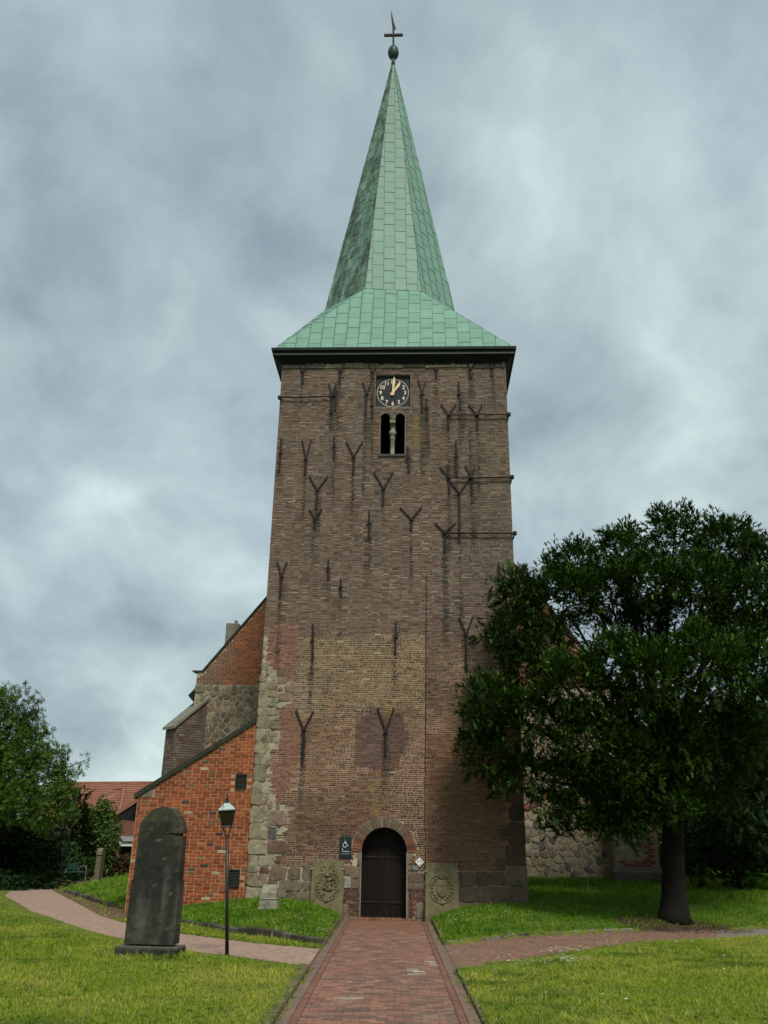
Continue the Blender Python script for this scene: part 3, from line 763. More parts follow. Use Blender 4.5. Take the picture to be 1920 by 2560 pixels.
# --- fieldstones
ST = [(-3.97, -3.67, 2.93, 3.53), (-3.58, -3.35, 2.84, 3.07), (-3.97, -3.57, 2.46, 2.9), (-3.42, -2.91, 2.39, 2.8), (-3.96, -3.66, 2.02, 2.45), (-3.63, -3.43, 2.02, 2.3), (-3.42, -3.18, 2.03, 2.36), (-3.95, -3.42, 1.63, 1.98), (-3.39, -2.91, 1.66, 1.99), (-3.94, -3.65, 1.15, 1.6), (-3.61, -3.19, 1.31, 1.57), (-3.58, -3.33, 1.11, 1.27), (-3.3, -2.84, 0.95, 1.31), (-2.77, -2.44, 0.99, 1.28), (-3.94, -3.35, 0.79, 1.11), (-3.33, -3.07, 0.77, 0.98), (-3.01, -2.38, 0.69, 0.96), (-3.95, -3.47, 0.42, 0.74), (-3.05, -2.81, 0.52, 0.74), (-2.79, -2.11, 0.40, 0.66),
      (-2.37, -2.1, 0.96, 1.37), (-2.34, -2.11, 0.69, 0.94), (-1.19, -1.03, 1.13, 1.37), (-1.03, -0.79, 1.05, 1.35), (-1.18, -0.99, 0.8, 1.06), (-0.98, -0.78, 0.79, 1.02), (-1.22, -1.05, 0.06, 0.36), (-1.23, -1.02, -0.08, 0.04), (-1.01, -0.78, -0.06, 0.05),
      (0.62, 1.05, 0.96, 1.2), (0.62, 0.73, 0.8, 0.95), (0.75, 1.07, 0.8, 0.93), (0.84, 1.08, 0.06, 0.44), (0.81, 1.04, -0.06, 0.05),
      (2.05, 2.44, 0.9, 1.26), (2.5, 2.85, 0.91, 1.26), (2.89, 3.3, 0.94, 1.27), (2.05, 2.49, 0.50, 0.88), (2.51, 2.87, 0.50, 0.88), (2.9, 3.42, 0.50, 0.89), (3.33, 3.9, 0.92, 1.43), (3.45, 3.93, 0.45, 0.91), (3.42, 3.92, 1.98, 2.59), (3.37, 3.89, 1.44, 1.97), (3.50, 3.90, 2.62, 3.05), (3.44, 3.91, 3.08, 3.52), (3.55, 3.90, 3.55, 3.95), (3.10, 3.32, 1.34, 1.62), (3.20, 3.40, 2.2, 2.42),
      (-3.89, -3.71, 6.84, 7.11), (-3.67, -3.44, 6.53, 6.88), (-3.43, -3.2, 6.67, 6.88), (-3.41, -3.12, 6.45, 6.65), (-3.17, -2.96, 6.21, 6.43), (-3.33, -3.0, 5.94, 6.16), (-3.96, -3.77, 6.51, 6.73), (-3.95, -3.73, 6.22, 6.49), (-3.7, -3.42, 5.77, 6.03), (-3.68, -3.37, 5.51, 5.69), (-3.54, -3.3, 5.36, 5.49), (-3.52, -3.21, 5.1, 5.32), (-3.57, -3.31, 4.88, 5.03), (-3.96, -3.56, 5.13, 5.49), (-3.96, -3.59, 4.75, 5.1), (-3.96, -3.61, 4.4, 4.73), (-3.95, -3.75, 5.75, 6.2), (-3.69, -3.42, 6.27, 6.51), (-3.69, -3.38, 6.05, 6.25), (-3.95, -3.76, 4.06, 4.37), (-3.72, -3.46, 4.06, 4.32), (-3.95, -3.75, 5.51, 5.73), (-3.95, -3.57, 3.6, 4.02)]
def voronoi(u0, u1, z0, z1, cell, seed, squash=1.0):
    rg = random.Random(seed); pts = []
    nr = int((z1 - z0) / (cell * squash)); ncol = int((u1 - u0) / cell)
    for j in range(-1, nr + 1):
        for i in range(-1, ncol + 1):
            pts.append((u0 + (i + 0.5 + (0.5 if j % 2 else 0) + rg.uniform(-0.36, 0.36)) * (u1 - u0) / ncol, z0 + (j + 0.5 + rg.uniform(-0.33, 0.33)) * (z1 - z0) / nr))
    cells = []
    for p in pts:
        if not (u0 <= p[0] <= u1 and z0 <= p[1] <= z1): continue
        poly = [(u0, z0), (u1, z0), (u1, z1), (u0, z1)]
        for q in pts:
            if q is p: continue
            dx, dy = q[0] - p[0], q[1] - p[1]; L = math.hypot(dx, dy)
            if L > 3.2 * cell: continue
            mx, my = (p[0] + q[0]) / 2, (p[1] + q[1]) / 2
            poly = clip_half(poly, dx / L, dy / L, (dx * mx + dy * my) / L - rg.uniform(0.008, 0.026))
            if len(poly) < 3: break
        if len(poly) < 3: continue
        # round the corners
        for _ in range(1):
            np2 = []
            for i in range(len(poly)):
                a, b_ = poly[i], poly[(i + 1) % len(poly)]
                np2 += [(a[0] * 0.86 + b_[0] * 0.14, a[1] * 0.86 + b_[1] * 0.14), (a[0] * 0.14 + b_[0] * 0.86, a[1] * 0.14 + b_[1] * 0.86)]
            poly = np2
        cells.append(poly)
    return cells
STONE_COLS = [(0.27, 0.225, 0.145), (0.225, 0.195, 0.13), (0.31, 0.265, 0.175), (0.235, 0.16, 0.11), (0.165, 0.11, 0.08), (0.20, 0.17, 0.12)]
def stone_mesh(poly, depth, y0=0.0, col=(1, 1, 1), mb=None, rough=0.012):
    """domed stone over an outline in (u, z)"""
    cx = sum(p[0] for p in poly) / len(poly); cz = sum(p[1] for p in poly) / len(poly)
    R = math.sqrt(abs(area(poly)) / math.pi); rings = []
    for s, d in ((1.0, 0.01), (0.98, -0.5), (0.92, -0.85)):
        ring = []
        for (a, c) in poly:
            k = s + 0.05 * nz(a * 6, c * 6, d * 5 + 1)
            ring.append((cx + (a - cx) * k, y0 + d * depth + rough * nz(a * 5, c * 5, d + 3) * (1 if d < 0 else 0), cz + (c - cz) * k))
        rings.append(ring)
    n = len(poly); vs = [p for r_ in rings for p in r_] + [(cx + R * 0.2 * nz(cx, cz), y0 - depth * rnd(0.9, 1.08), cz + R * 0.2 * nz(cz, cx, 2))]
    fs = [(k * n + i, k * n + (i + 1) % n, (k + 1) * n + (i + 1) % n, (k + 1) * n + i) for k in range(2) for i in range(n)]
    fs += [(2 * n + i, 2 * n + (i + 1) % n, 3 * n) for i in range(n)]
    if mb is None: mb = MB()
    return mb.add(vs, fs, col)
def rect_outline(a, b, c, d, n=12):
    cx, cz, rx, rz = (a + b) / 2, (c + d) / 2, (b - a) / 2, (d - c) / 2; ph = rnd(0, 9); out = []
    for i in range(n):
        t = 2 * math.pi * (i + 0.5) / n; e = rnd(0.18, 0.55)
        x = math.copysign(abs(math.cos(t)) ** e, math.cos(t)); y_ = math.copysign(abs(math.sin(t)) ** e, math.sin(t))
        k = 1.02 + 0.20 * nz(ph + 1.7 * math.cos(t), 1.7 * math.sin(t), cx * 3)
        out.append((cx + rx * x * k, cz + rz * y_ * k))
    return out
def smooth_stone(o):
    o.data.polygons.foreach_set('use_smooth', [True] * len(o.data.polygons))
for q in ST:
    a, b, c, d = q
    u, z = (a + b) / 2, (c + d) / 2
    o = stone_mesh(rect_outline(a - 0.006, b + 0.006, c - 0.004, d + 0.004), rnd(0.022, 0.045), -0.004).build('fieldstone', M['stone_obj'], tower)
    col = random.choice(STONE_COLS)
    if a < -3.6: col = lerp3(col, (0.31, 0.275, 0.185), 0.6)
    if abs(a + 3.39) < .01 and c > 1.6 and c < 1.7: col = (0.17, 0.105, 0.08)
    if abs(a + 3.42) < .01 and c > 2.3: col = (0.24, 0.17, 0.13)
    if abs(a + 3.58) < .01 and c < 1.2: col = (0.13, 0.06, 0.05)
    if abs(a + 3.42) < .01 and c < 2.1: col = (0.12, 0.12, 0.10)
    if -3.1 < u < 2 and d < 1.4: col = lerp3(col, random.choice([(0.15, 0.105, 0.07), (0.12, 0.09, 0.065), (0.19, 0.125, 0.09), (0.17, 0.14, 0.095)]), 0.65)
    if u > 2: col = lerp3(col, (0.095, 0.062, 0.042), 0.75)  # stones on the right toned down, shade painted into their colour
    if u > 3.0 and c > 1.3: col = lerp3((0.062, 0.045, 0.033), (0.095, 0.07, 0.05), random.random())  # right corner quoin browned further: its deep shade is in the stone colour
    if abs(a + 1.18) < .01: col = (0.34, 0.34, 0.27)
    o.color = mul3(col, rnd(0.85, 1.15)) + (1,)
mb = MB()
for poly in voronoi(-3.93, -2.1, 0.3, 7.95, 0.17, 9, 0.85):
    cu = sum(p[0] for p in poly) / len(poly); cz_ = sum(p[1] for p in poly) / len(poly)
    if not all(inpoly(p[0], p[1], QUOIN) for p in poly): continue
    col = random.choice([(0.36, 0.325, 0.225), (0.31, 0.275, 0.185), (0.25, 0.215, 0.145), (0.34, 0.32, 0.24)])
    if random.random() < 0.10: col = (0.18, 0.085, 0.06)
    stone_mesh(poly, rnd(0.006, 0.022), -0.004, mul3(col, rnd(0.75, 1.15)), mb)
mb.build('rubble_filling', M['stone'], tower, kind='stuff')
# plaster patch beside the sign
o = stone_mesh([(-1.08, 1.52), (-0.98, 1.44), (-0.97, 1.36), (-0.86, 1.34), (-0.83, 1.42), (-0.82, 1.56), (-0.93, 1.57), (-0.96, 1.5)], 0.012, -0.016).build('plaster_patch', M['stone_obj'], tower); o.color = (0.46, 0.41, 0.30, 1)
# crown masonry band under the eaves
u = -3.9
while u < 3.88:
    l = rnd(0.5, 1.0); b = min(u + l, 3.9); zt = 17.60 + rnd(-0.02, 0.08)
    poly = [(u + 0.01, 17.47 + rnd(-.02, .03)), (b - 0.01, 17.47 + rnd(-.02, .03))] + [(b - 0.01 + (u - b + 0.02) * i / 4, zt + rnd(-0.03, 0.04)) for i in range(5)]
    o = MB().prism(poly, -0.05 + rnd(-0.02, 0.02), 0.02).build('capping_stone', M['stone_obj'], tower)
    o.color = mul3(random.choice([(0.22, 0.19, 0.13), (0.16, 0.14, 0.105), (0.12, 0.105, 0.085)]), rnd(0.8, 1.2)) + (1,)
    u = b
# --- iron wall anchors
def bar(mb, p, q, w_=0.028, y0=-0.05, t=0.03):
    d = Vector((q[0] - p[0], q[1] - p[1])); d.normalize(); n = Vector((-d.y, d.x)) * w_
    poly = [(p[0] + n.x, p[1] + n.y), (p[0] - n.x, p[1] - n.y), (q[0] - n.x, q[1] - n.y), (q[0] + n.x, q[1] + n.y)]
    if area(poly) < 0: poly.reverse()
    mb.prism(poly, y0, y0 + t)
for a, b, j, t in FORKS:
    mb = MB(); bar(mb, a, j, 0.023, -0.055); bar(mb, b, j, 0.023, -0.0585); bar(mb, (j[0], j[1] + 0.03), t, 0.029, -0.062, 0.04)
    mb.bbox(j[0] - 0.055, j[0] + 0.055, -0.085, 0.0, j[1] - 0.045, j[1] + 0.045, 0.012)
    mb.build('wall_anchor', M['iron'], church)
for a, b in BARS_V:
    mb = MB(); bar(mb, a, b, 0.026, -0.055, 0.035); zc = a[1] + (b[1] - a[1]) * 0.45
    mb.bbox(a[0] - 0.045, a[0] + 0.05, -0.078, 0.0, zc - 0.04, zc + 0.04, 0.01); mb.build('wall_anchor', M['iron'], church)
for a, b in BARS_H:
    mb = MB(); mb.tube([(a[0], -0.10, a[1]), ((a[0] + b[0]) / 2, -0.105, (a[1] + b[1]) / 2 - 0.015), (b[0], -0.10, b[1])], 0.026, 8)
    e = a if a[0] < -3 else b
    mb.bbox(e[0] - 0.06, e[0] + 0.06, -0.15, -0.02, e[1] - 0.06, e[1] + 0.06, 0.015)
    mb.tube([(e[0], -0.05, e[1]), (e[0], 0.5, e[1])], 0.025, 6)
    mb.build('tie_rod', M['iron'], church)
MB().tube([(1.14, -0.03, 9.96), (1.12, -0.03, 7.58), (1.10, -0.03, 4.82), (1.08, -0.03, 2.88), (1.09, -0.03, 1.3)], 0.011, 6).build('lightning_conductor', M['iron'], church)
# small tuft growing from the wall
# --- belfry window: colonnette, sill
win = link('belfry_window', None, church)
MB().lathe([(0.10, 14.15), (0.105, 14.2), (0.075, 14.24), (0.078, 14.80), (0.10, 14.84), (0.10, 14.88), (0.07, 14.90), (0.075, 14.94), (0.115, 14.98), (0.125, 15.10), (0.085, 15.14), (0.085, 15.36)], (0.0, 0.22, 0), 18).build('colonnette', M['sandstone'], win, smooth=True)
MB().bbox(-0.095, 0.095, 0.02, 0.44, 15.36, 15.50, 0.012).build('impost_block', M['sandstone'], win)
MB().bbox(-0.46, 0.45, -0.06, 0.3, 14.05, 14.15, 0.012, (0.08, 0.075, 0.07)).build('window_sill', M['stone'], win)
for cx in (-0.245, 0.262):
    for i in range(9):
        t = math.pi * (i + 0.5) / 9; dt = math.pi / 9 * 0.42
        vs = []
        for y_, g in ((0.02, 0), (-0.016, 0.004)):
            for rr, tt in ((0.163 + g, t - dt), (0.225 - g, t - dt), (0.225 - g, t + dt), (0.163 + g, t + dt)): vs.append((cx + rr * math.cos(tt), y_, 15.54 + rr * math.sin(tt)))
        o = MB().add(vs, [(7, 6, 5, 4), (0, 1, 5, 4), (1, 2, 6, 5), (2, 3, 7, 6), (3, 0, 4, 7)]).build('arch_brick', M['brick_obj'], win); o.color = mul3((0.19, 0.15, 0.12), rnd(0.7, 1.2)) + (1,)
# --- eaves
eav = [(0.015, 17.63), (0.04, 17.67), (0.25, 17.84), (0.29, 17.85), (0.29, 17.94), (0.265, 17.955), (0.265, 18.02), (0.35, 18.04), (0.36, 18.12), (0.30, 18.13)]
def sq(o, z): return [(-HW - o, -o, z), (HW + o, -o, z), (HW + o, TD + o, z), (-HW - o, TD + o, z)]
MB().loft([sq(o, z) for o, z in eav[:4]]).build('soffit', M['soffit'], church)
MB().loft([sq(o, z) for o, z in eav[3:7]]).build('fascia_board', M['gutter'], church)
b = MB()
c0 = [(0.265, 18.015), (0.32, 18.015), (0.355, 18.04), (0.365, 18.13), (0.345, 18.13), (0.335, 18.06), (0.31, 18.045), (0.265, 18.045)]
b.loft([sq(o, z) for o, z in c0], caps=False); b.build('gutter', M['gutter'], church)
MB().loft([sq(0.294, 17.86), sq(0.31, 17.868), sq(0.31, 17.90), sq(0.294, 17.908)]).build('fascia_moulding', mat_rough('worn_paint', (0.07, 0.08, 0.075), 6, 0.3, 0.7, 0.0), church)
# --- spire: broach skirt and octagonal needle
spire = link('spire', None, church)
CV = TD / 2; ES = HW + 0.30; Z0 = 18.08; Z1 = 21.7; A1 = 2.62; ZA = 36.75
SU, TW = -0.33, rad(5.3)          # the needle stands a little off centre and is slightly turned on the tower
def sp_lean(p): return (p[0], p[1], p[2])
def octc(a):
    h = a * math.tan(math.pi / 8); c_, s_ = math.cos(TW), math.sin(TW)
    return [(SU + x * c_ - y * s_, x * s_ + y * c_) for x, y in ((-h, -a), (h, -a), (a, -h), (a, h), (h, a), (-h, a), (-a, h), (-a, -h))]
oc = octc(A1); cor = [(-ES, -ES), (ES, -ES), (ES, ES), (-ES, ES)]
P3 = lambda q, z: (q[0], CV + q[1], z)
top = (SU, CV, ZA)
faces = []
for k in range(4):
    a, b = oc[2 * k], oc[2 * k + 1]
    faces.append(('skirt', k, [P3(cor[k], Z0), P3(cor[(k + 1) % 4], Z0), P3(b, Z1), P3(a, Z1)]))
    faces.append(('corner', k, [P3(cor[(k + 1) % 4], Z0), P3(oc[(2 * k + 2) % 8], Z1), P3(b, Z1)]))
for k in range(8):
    faces.append(('needle', k, [P3(oc[k], Z1), P3(oc[(k + 1) % 8], Z1), top]))
core = MB()
for _, _, pts in faces:
    if len(pts) == 4:      # a slightly warped slope: ruled strips
        q = [Vector(p) for p in pts]
        for i in range(12):
            core.add([tuple(q[0].lerp(q[1], i / 12)), tuple(q[0].lerp(q[1], (i + 1) / 12)), tuple(q[3].lerp(q[2], (i + 1) / 12)), tuple(q[3].lerp(q[2], i / 12))], [(0, 1, 2, 3)])
    else: core.add(pts, [tuple(range(len(pts)))])
core.build('spire_core', M['copper_dark'], spire)
many = MB(); nsheet = 0
VERD = [(0.150, 0.315, 0.238), (0.158, 0.328, 0.248), (0.145, 0.303, 0.229), (0.165, 0.335, 0.255)]
for kind, k, pts in faces:
    p = [Vector(q) for q in pts]
    e1 = (p[1] - p[0]).normalized()
    if kind == 'corner': e1 = (p[1] - p[2]).normalized() * -1 if (p[1] - p[2]).length else e1
    tm = (p[2] + p[3]) / 2 if len(p) == 4 else p[2]
    nrm = (p[1] - p[0]).cross(tm - p[0]).normalized()
    if nrm.dot((sum(p, Vector()) / len(p)) - Vector((0, CV, (p[0].z + p[-1].z) / 2 - 1))) < 0: nrm = -nrm
    e1 = Vector((0, 0, 1)).cross(nrm).normalized(); e2 = nrm.cross(e1).normalized()
    org = (p[0] + p[1]) / 2 if kind != 'corner' else p[0].copy()
    fp = [((q - org).dot(e1), (q - org).dot(e2)) for q in p]
    res = None; fp0 = list(fp)
    if len(p) == 4:
        res = ((fp[3][0], (p[3] - org).dot(nrm)), (fp[2][0], (p[2] - org).dot(nrm)), fp[2][1])
    if area(fp) < 0: fp.reverse()
    x0, x1 = min(q[0] for q in fp), max(q[0] for q in fp); y0, y1 = min(q[1] for q in fp), max(q[1] for q in fp)
    W_, HH = 0.44, 0.66; g = 0.008
    i0, i1 = math.floor(x0 / W_ - 0.5), math.ceil(x1 / W_ + 0.5)
    vis = (kind == 'skirt' and k == 0) or (kind == 'needle' and k in (0, 1, 7))
    for i in range(i0, i1):
        j0 = math.floor(y0 / HH) - 1
        for j in range(j0, math.ceil(y1 / HH) + 1):
            jo = (0.33 if i % 2 else 0.0) + 0.10 * nz(i * 3.3, k * 2.2)
            cx0, cx1 = (i + 0.16) * W_, (i + 1.16) * W_; cy0, cy1 = j * HH + jo, (j + 1) * HH + jo
            cell = [(cx0 + g, cy0 + g * 0.4), (cx1 - g, cy0 + g * 0.4), (cx1 - g, cy1 - g * 0.4), (cx0 + g, cy1 - g * 0.4)]
            c = clip_convex(cell, fp, 0.010)
            if len(c) < 3 or area(c) < 0.004: continue
            tilt = rnd(0.006, 0.016); n = len(c); lift = 0.010
            vs = []
            for d in (0, 1):
                for q in c:
                    hgt = 0.002 if d == 0 else lift + tilt * (1 - (q[1] - cy0) / HH) + 0.006 * nz(q[0] * 3, q[1] * 3, k)
                    if res:
                        (xa, da), (xb, db), yt = res
                        t_ = max(0.0, q[1]) / yt; xl, xr = fp0[0][0] * (1 - t_) + xa * t_, fp0[1][0] * (1 - t_) + xb * t_; hgt += (da + (db - da) * (q[0] - xl) / (xr - xl)) * t_
                    ww = org + e1 * q[0] + e2 * q[1] + nrm * hgt
                    vs.append(sp_lean(ww))
            fs = [tuple(range(n, 2 * n))] + [(a, (a + 1) % n, n + (a + 1) % n, n + a) for a in range(n)]
            zc = sum(v[2] for v in vs) / len(vs)
            col = mul3(random.choice(VERD), rnd(0.97, 1.03))
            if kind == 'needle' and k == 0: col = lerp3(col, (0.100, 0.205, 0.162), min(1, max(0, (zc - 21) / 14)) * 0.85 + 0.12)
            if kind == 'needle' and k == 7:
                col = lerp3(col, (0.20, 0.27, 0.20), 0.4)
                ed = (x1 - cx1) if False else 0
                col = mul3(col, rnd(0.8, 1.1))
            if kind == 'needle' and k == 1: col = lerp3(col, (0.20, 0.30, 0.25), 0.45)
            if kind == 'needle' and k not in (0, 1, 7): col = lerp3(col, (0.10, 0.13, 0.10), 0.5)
            if vis:
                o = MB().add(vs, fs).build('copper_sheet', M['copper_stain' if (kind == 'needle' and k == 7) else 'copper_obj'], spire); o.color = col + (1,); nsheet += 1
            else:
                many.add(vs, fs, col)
def seam_mesh(a, b, nrm, side):
    w_ = side * 0.012; h = nrm * 0.034
    q = [a - w_, a + w_, a + w_ * 0.6 + h, a - w_ * 0.6 + h]; r_ = [b - w_, b + w_, b + w_ * 0.6 + h, b - w_ * 0.6 + h]
    return MB().loft([[tuple(p) for p in q], [tuple(p) for p in r_]])
for kind, k, pts in faces:
    if not ((kind == 'skirt' and k == 0) or (kind == 'needle' and k in (0, 1, 7))): continue
    p = [Vector(q) for q in pts]; tm = (p[2] + p[3]) / 2 if len(p) == 4 else p[2]
    nrm = (p[1] - p[0]).cross(tm - p[0]).normalized()
    if nrm.z < 0 : nrm = -nrm
    e1 = Vector((0, 0, 1)).cross(nrm).normalized(); e2 = nrm.cross(e1).normalized(); org = (p[0] + p[1]) / 2
    fp = [((q - org).dot(e1), (q - org).dot(e2)) for q in p]
    if area(fp) < 0: fp.reverse()
    x0, x1 = min(q[0] for q in fp), max(q[0] for q in fp)
    for i in range(math.floor(x0 / 0.44) - 1, math.ceil(x1 / 0.44) + 1):
        x = (i + 0.16) * 0.44
        strip = clip_convex([(x - 0.002, -1), (x + 0.002, -1), (x + 0.002, 20), (x - 0.002, 20)], fp, 0.015)
        if len(strip) < 3: continue
        ya, yb = min(q[1] for q in strip), max(q[1] for q in strip)
        if yb - ya < 0.25: continue
        da = 0.0
        A_, B_ = org + e1 * x + e2 * ya, org + e1 * x + e2 * yb
        if len(p) == 4:      # follow the slight warp of the skirt
            sx_ = max(-1.3, min(1.3, x)) / 1.1; wb = (p[2] - org).dot(nrm) * sx_ * (yb / max(fq[1] for fq in fp)); B_ = B_ + nrm * wb
        seam_mesh(A_, B_, nrm, e1).build('standing_seam', M['copper_seam'], spire)
many.build('copper_cladding', M['copper'], spire, kind='stuff')
print('sheets', nsheet)
tx = SU
MB().lathe([(0.10, 36.2), (0.075, 36.8)], (tx, CV, 0), 12).build('spire_tip', M['copper_dark'], spire, smooth=True)
MB().lathe([(0.02, 36.70), (0.16, 36.80), (0.24, 36.95), (0.27, 37.12), (0.24, 37.32), (0.15, 37.50), (0.03, 37.56)], (tx, CV, 0), 20).build('spire_ball', M['ball'], spire, smooth=True)
fin = link('finial_cross', None, spire)
MB().tube([(tx, CV, 37.5), (tx - 0.02, CV, 38.95)], 0.045, 8).build('cross_post', M['iron'], spire)
MB().bbox(tx - 0.46, tx + 0.45, CV - 0.05, CV + 0.05, 38.22, 38.36, 0.015).build('cross_arm', M['iron'], spire)
vane = [(tx + 0.08, 38.62), (tx + 0.10, 38.75), (tx - 0.0, 39.15), (tx - 0.13, 39.95), (tx - 0.14, 39.60), (tx - 0.09, 39.0), (tx - 0.02, 38.72)]
MB().prism(vane, CV - 0.012, CV + 0.012).build('weather_vane', M['iron'], spire)
bpy.data.objects.remove(fin)

# ------------------------------------------------------------------ side annex of red brick
MORT_O = (0.43, 0.275, 0.16)
annex = MB().prism([(-7.33, -0.4), (-3.925, -0.4), (-3.925, 5.35), (-6.9, 3.43), (-6.9, 3.12), (-7.33, 3.12)], 0.04, 7.8, MORT_O).build('annex_wall', M['mortar_tower'], church)
def slope(u): return 3.43 + (u + 6.9) * (5.35 - 3.43) / (6.9 - 3.925)
VENTS = [(-4.47, -4.14, 3.38, 3.80), (-4.46, -4.15, 0.76, 1.22)]
al = []; z = 0.017; row = 0
while z < 5.32:
    u = -7.32 - (0.118 if row % 2 else 0); k = 0
    while u < -3.93:
        L = 0.236
        if random.random() < 0.06: L = 0.12
        a, b = max(u, -7.325), min(u + L, -3.93)
        zc = z + 0.047; uc = (a + b) / 2
        ok = b - a > 0.04 and (zc < 3.10 if uc < -6.9 else zc < slope(uc) - 0.01)
        if any(v[0] - 0.02 < uc < v[1] + 0.02 and v[2] - 0.02 < zc < v[3] + 0.02 for v in VENTS): ok = False
        if ok:
            t = random.random()
            c = (0.310, 0.082, 0.030)
            if t < 0.2: c = (0.280, 0.072, 0.028)
            elif t < 0.32: c = (0.36, 0.115, 0.045)
            elif t < 0.38: c = (0.22, 0.115, 0.065)
            elif t < 0.405: c = (0.085, 0.055, 0.05)
            elif t < 0.42: c = (0.42, 0.35, 0.22)
            ds = slope(uc) - zc
            if ds < 0.8: c = lerp3(c, (0.10, 0.07, 0.045), (0.8 - ds) * 0.6 * (0.5 + 0.5 * nz(uc * 1.5, zc * 2)))
            if uc < -6.85 and zc > 2.2: c = lerp3(c, (0.15, 0.08, 0.05), 0.2)
            al.append((uc, zc, b - a - 0.015, 0.080, mul3(c, rnd(0.68, 1.2) * (1 + 0.22 * nz(uc * 1.1, zc * 0.9, 3)))))
        u += L
    z += 0.0945; row += 1
put_bricks(al, annex, 300, lambda q: (q[1] < 0.3, q[1]), off=0.04)
# kneeler stone and coping
o = MB().prism([(-7.34, 3.125), (-6.905, 3.125), (-6.905, 3.41), (-7.34, 3.13)], 0.02, 0.5).build('kneeler_stone', M['stone_obj'], annex); o.color = (0.17, 0.165, 0.13, 1)
MB().prism([(-7.42, 3.07), (-3.93, 5.32), (-3.93, 5.46), (-7.42, 3.22)], -0.03, 0.4).build('verge_coping', M['lead'], annex)
MB().prism([(-8.02, 2.62), (-3.93, 5.27), (-3.93, 5.40), (-8.05, 2.73)], 0.41, 7.8).build('annex_roof', M['tile'], annex)
MB().prism([(-8.0, 2.50), (-7.34, 2.50), (-7.34, 3.0), (-8.0, 2.60)], 0.45, 7.8).build('annex_eaves', M['soffit'], annex)
for a, b, c, d in VENTS:
    vt = MB().box(a + .03, b - .03, 0.055, 0.10, c + .03, d - .03).build('vent', M['dark'], annex)
    fr = MB(); w_ = 0.035
    fr.bbox(a, a + w_, -0.03, 0.08, c, d, .006).bbox(b - w_, b, -0.03, 0.08, c, d, .006).bbox(a + w_, b - w_, -0.028, 0.08, d - w_, d, .006).bbox(a + w_, b - w_, -0.028, 0.08, c, c + w_, .006)
    fr.build('vent_frame', M['black_metal'], vt)
    n = 5
    for i in range(n):
        z = c + w_ + (d - c - 2 * w_) * (i + 0.15) / n; h = (d - c - 2 * w_) / n * 0.62
        vs = [(a + w_, -0.02, z), (b - w_, -0.02, z), (b - w_, 0.045, z + h), (a + w_, 0.045, z + h), (a + w_, -0.014, z - 0.006), (b - w_, -0.014, z - 0.006), (b - w_, 0.051, z + h - 0.006), (a + w_, 0.051, z + h - 0.006)]
        MB().add(vs, [(0, 1, 2, 3), (7, 6, 5, 4), (0, 4, 5, 1), (2, 6, 7, 3), (1, 5, 6, 2), (0, 3, 7, 4)]).build('louvre_slat', mat_slat, vt) if False else MB().add(vs, [(0, 1, 2, 3), (7, 6, 5, 4), (0, 4, 5, 1), (2, 6, 7, 3), (1, 5, 6, 2), (0, 3, 7, 4)]).build('louvre_slat', M['gutter'], vt)

# ------------------------------------------------------------------ nave behind the tower
NV = 7.86
nave_poly = [(-7.98, -0.4), (8.8, -0.4), (8.8, 8.0), (8.35, 8.0), (0.4, 18.72), (-7.72, 8.24), (-7.98, 8.24)]
nave = MB().prism(nave_poly, NV, 32, (0.40, 0.355, 0.255)).build('nave_wall', M['mortar_tower'], church)
def gable_z(u): return 8.24 + (u + 7.72) * 1.2907 if u < 0.4 else 18.72 - (u - 0.4) * 1.348
b = MB(); b.prism([(-7.72, 8.25), (0.4, 18.73), (0.4, 18.86), (-7.78, 8.30)], NV - 0.05, NV + 0.35); b.prism([(-8.12, 8.24), (-7.70, 8.243), (-7.70, 8.30), (-8.22, 8.30)], NV - 0.046, NV + 0.35)
b.prism([(0.402, 18.73), (8.35, 8.01), (8.43, 8.05), (0.402, 18.87)], NV - 0.05, NV + 0.35); b.build('gable_coping', M['lead'], nave)
b = MB(); b.prism([(-8.2, 7.35), (-7.6, 8.2), (0.4, 18.6), (0.4, 18.72), (-8.3, 7.42)], NV + 0.36, 32); b.prism([(8.9, 7.05), (9.05, 7.12), (0.41, 18.72), (0.41, 18.6)], NV + 0.36, 32)
b.build('nave_roof', M['tile'], nave)
MB().prism([(-8.27, 7.32), (-7.985, 7.02), (-7.985, 7.58), (-8.2, 7.40)], NV + 0.05, 31).build('nave_eaves', M['soffit'], nave)
o = MB().bbox(-8.0, -7.58, NV - 0.05, NV + 0.2, 7.43, 7.70, 0.015).build('kneeler_stone', M['stone_obj'], nave); o.color = (0.19, 0.175, 0.135, 1)
mb = MB(); z = 7.74; row = 0
while z < 14:
    for ua, ub in ((-7.975, -3.7), (3.7, 8.3)):
        u = ua - (0.12 if row % 2 else 0)
        while u < ub:
            a, b_ = max(u, ua), min(u + 0.245, ub)
            uc, zc = (a + b_) / 2, z + 0.045
            if b_ - a > 0.05 and zc + 0.02 < gable_z(uc) and (uc > -7.7 or zc < 8.2):
                c = random.choice([(0.42, 0.125, 0.045), (0.36, 0.105, 0.045), (0.46, 0.155, 0.06), (0.30, 0.10, 0.05)])
                g = min(1, max(0, (-6.3 - uc + 0.5 * nz(uc, zc * 0.8)) / 0.9)) if uc < 0 else 0.8
                c = lerp3(c, (0.17, 0.13, 0.10), 0.75 * g)
                vs, fs = front_brick(uc, zc, b_ - a - 0.014, 0.078, 0.012)
                mb.add([(p, q + NV, r_) for p, q, r_ in vs], fs, mul3(c, rnd(0.8, 1.2)))
            u += 0.245
    z += 0.092; row += 1
mb.build('gable_brickwork', M['brick'], nave, kind='stuff')
mb = MB()
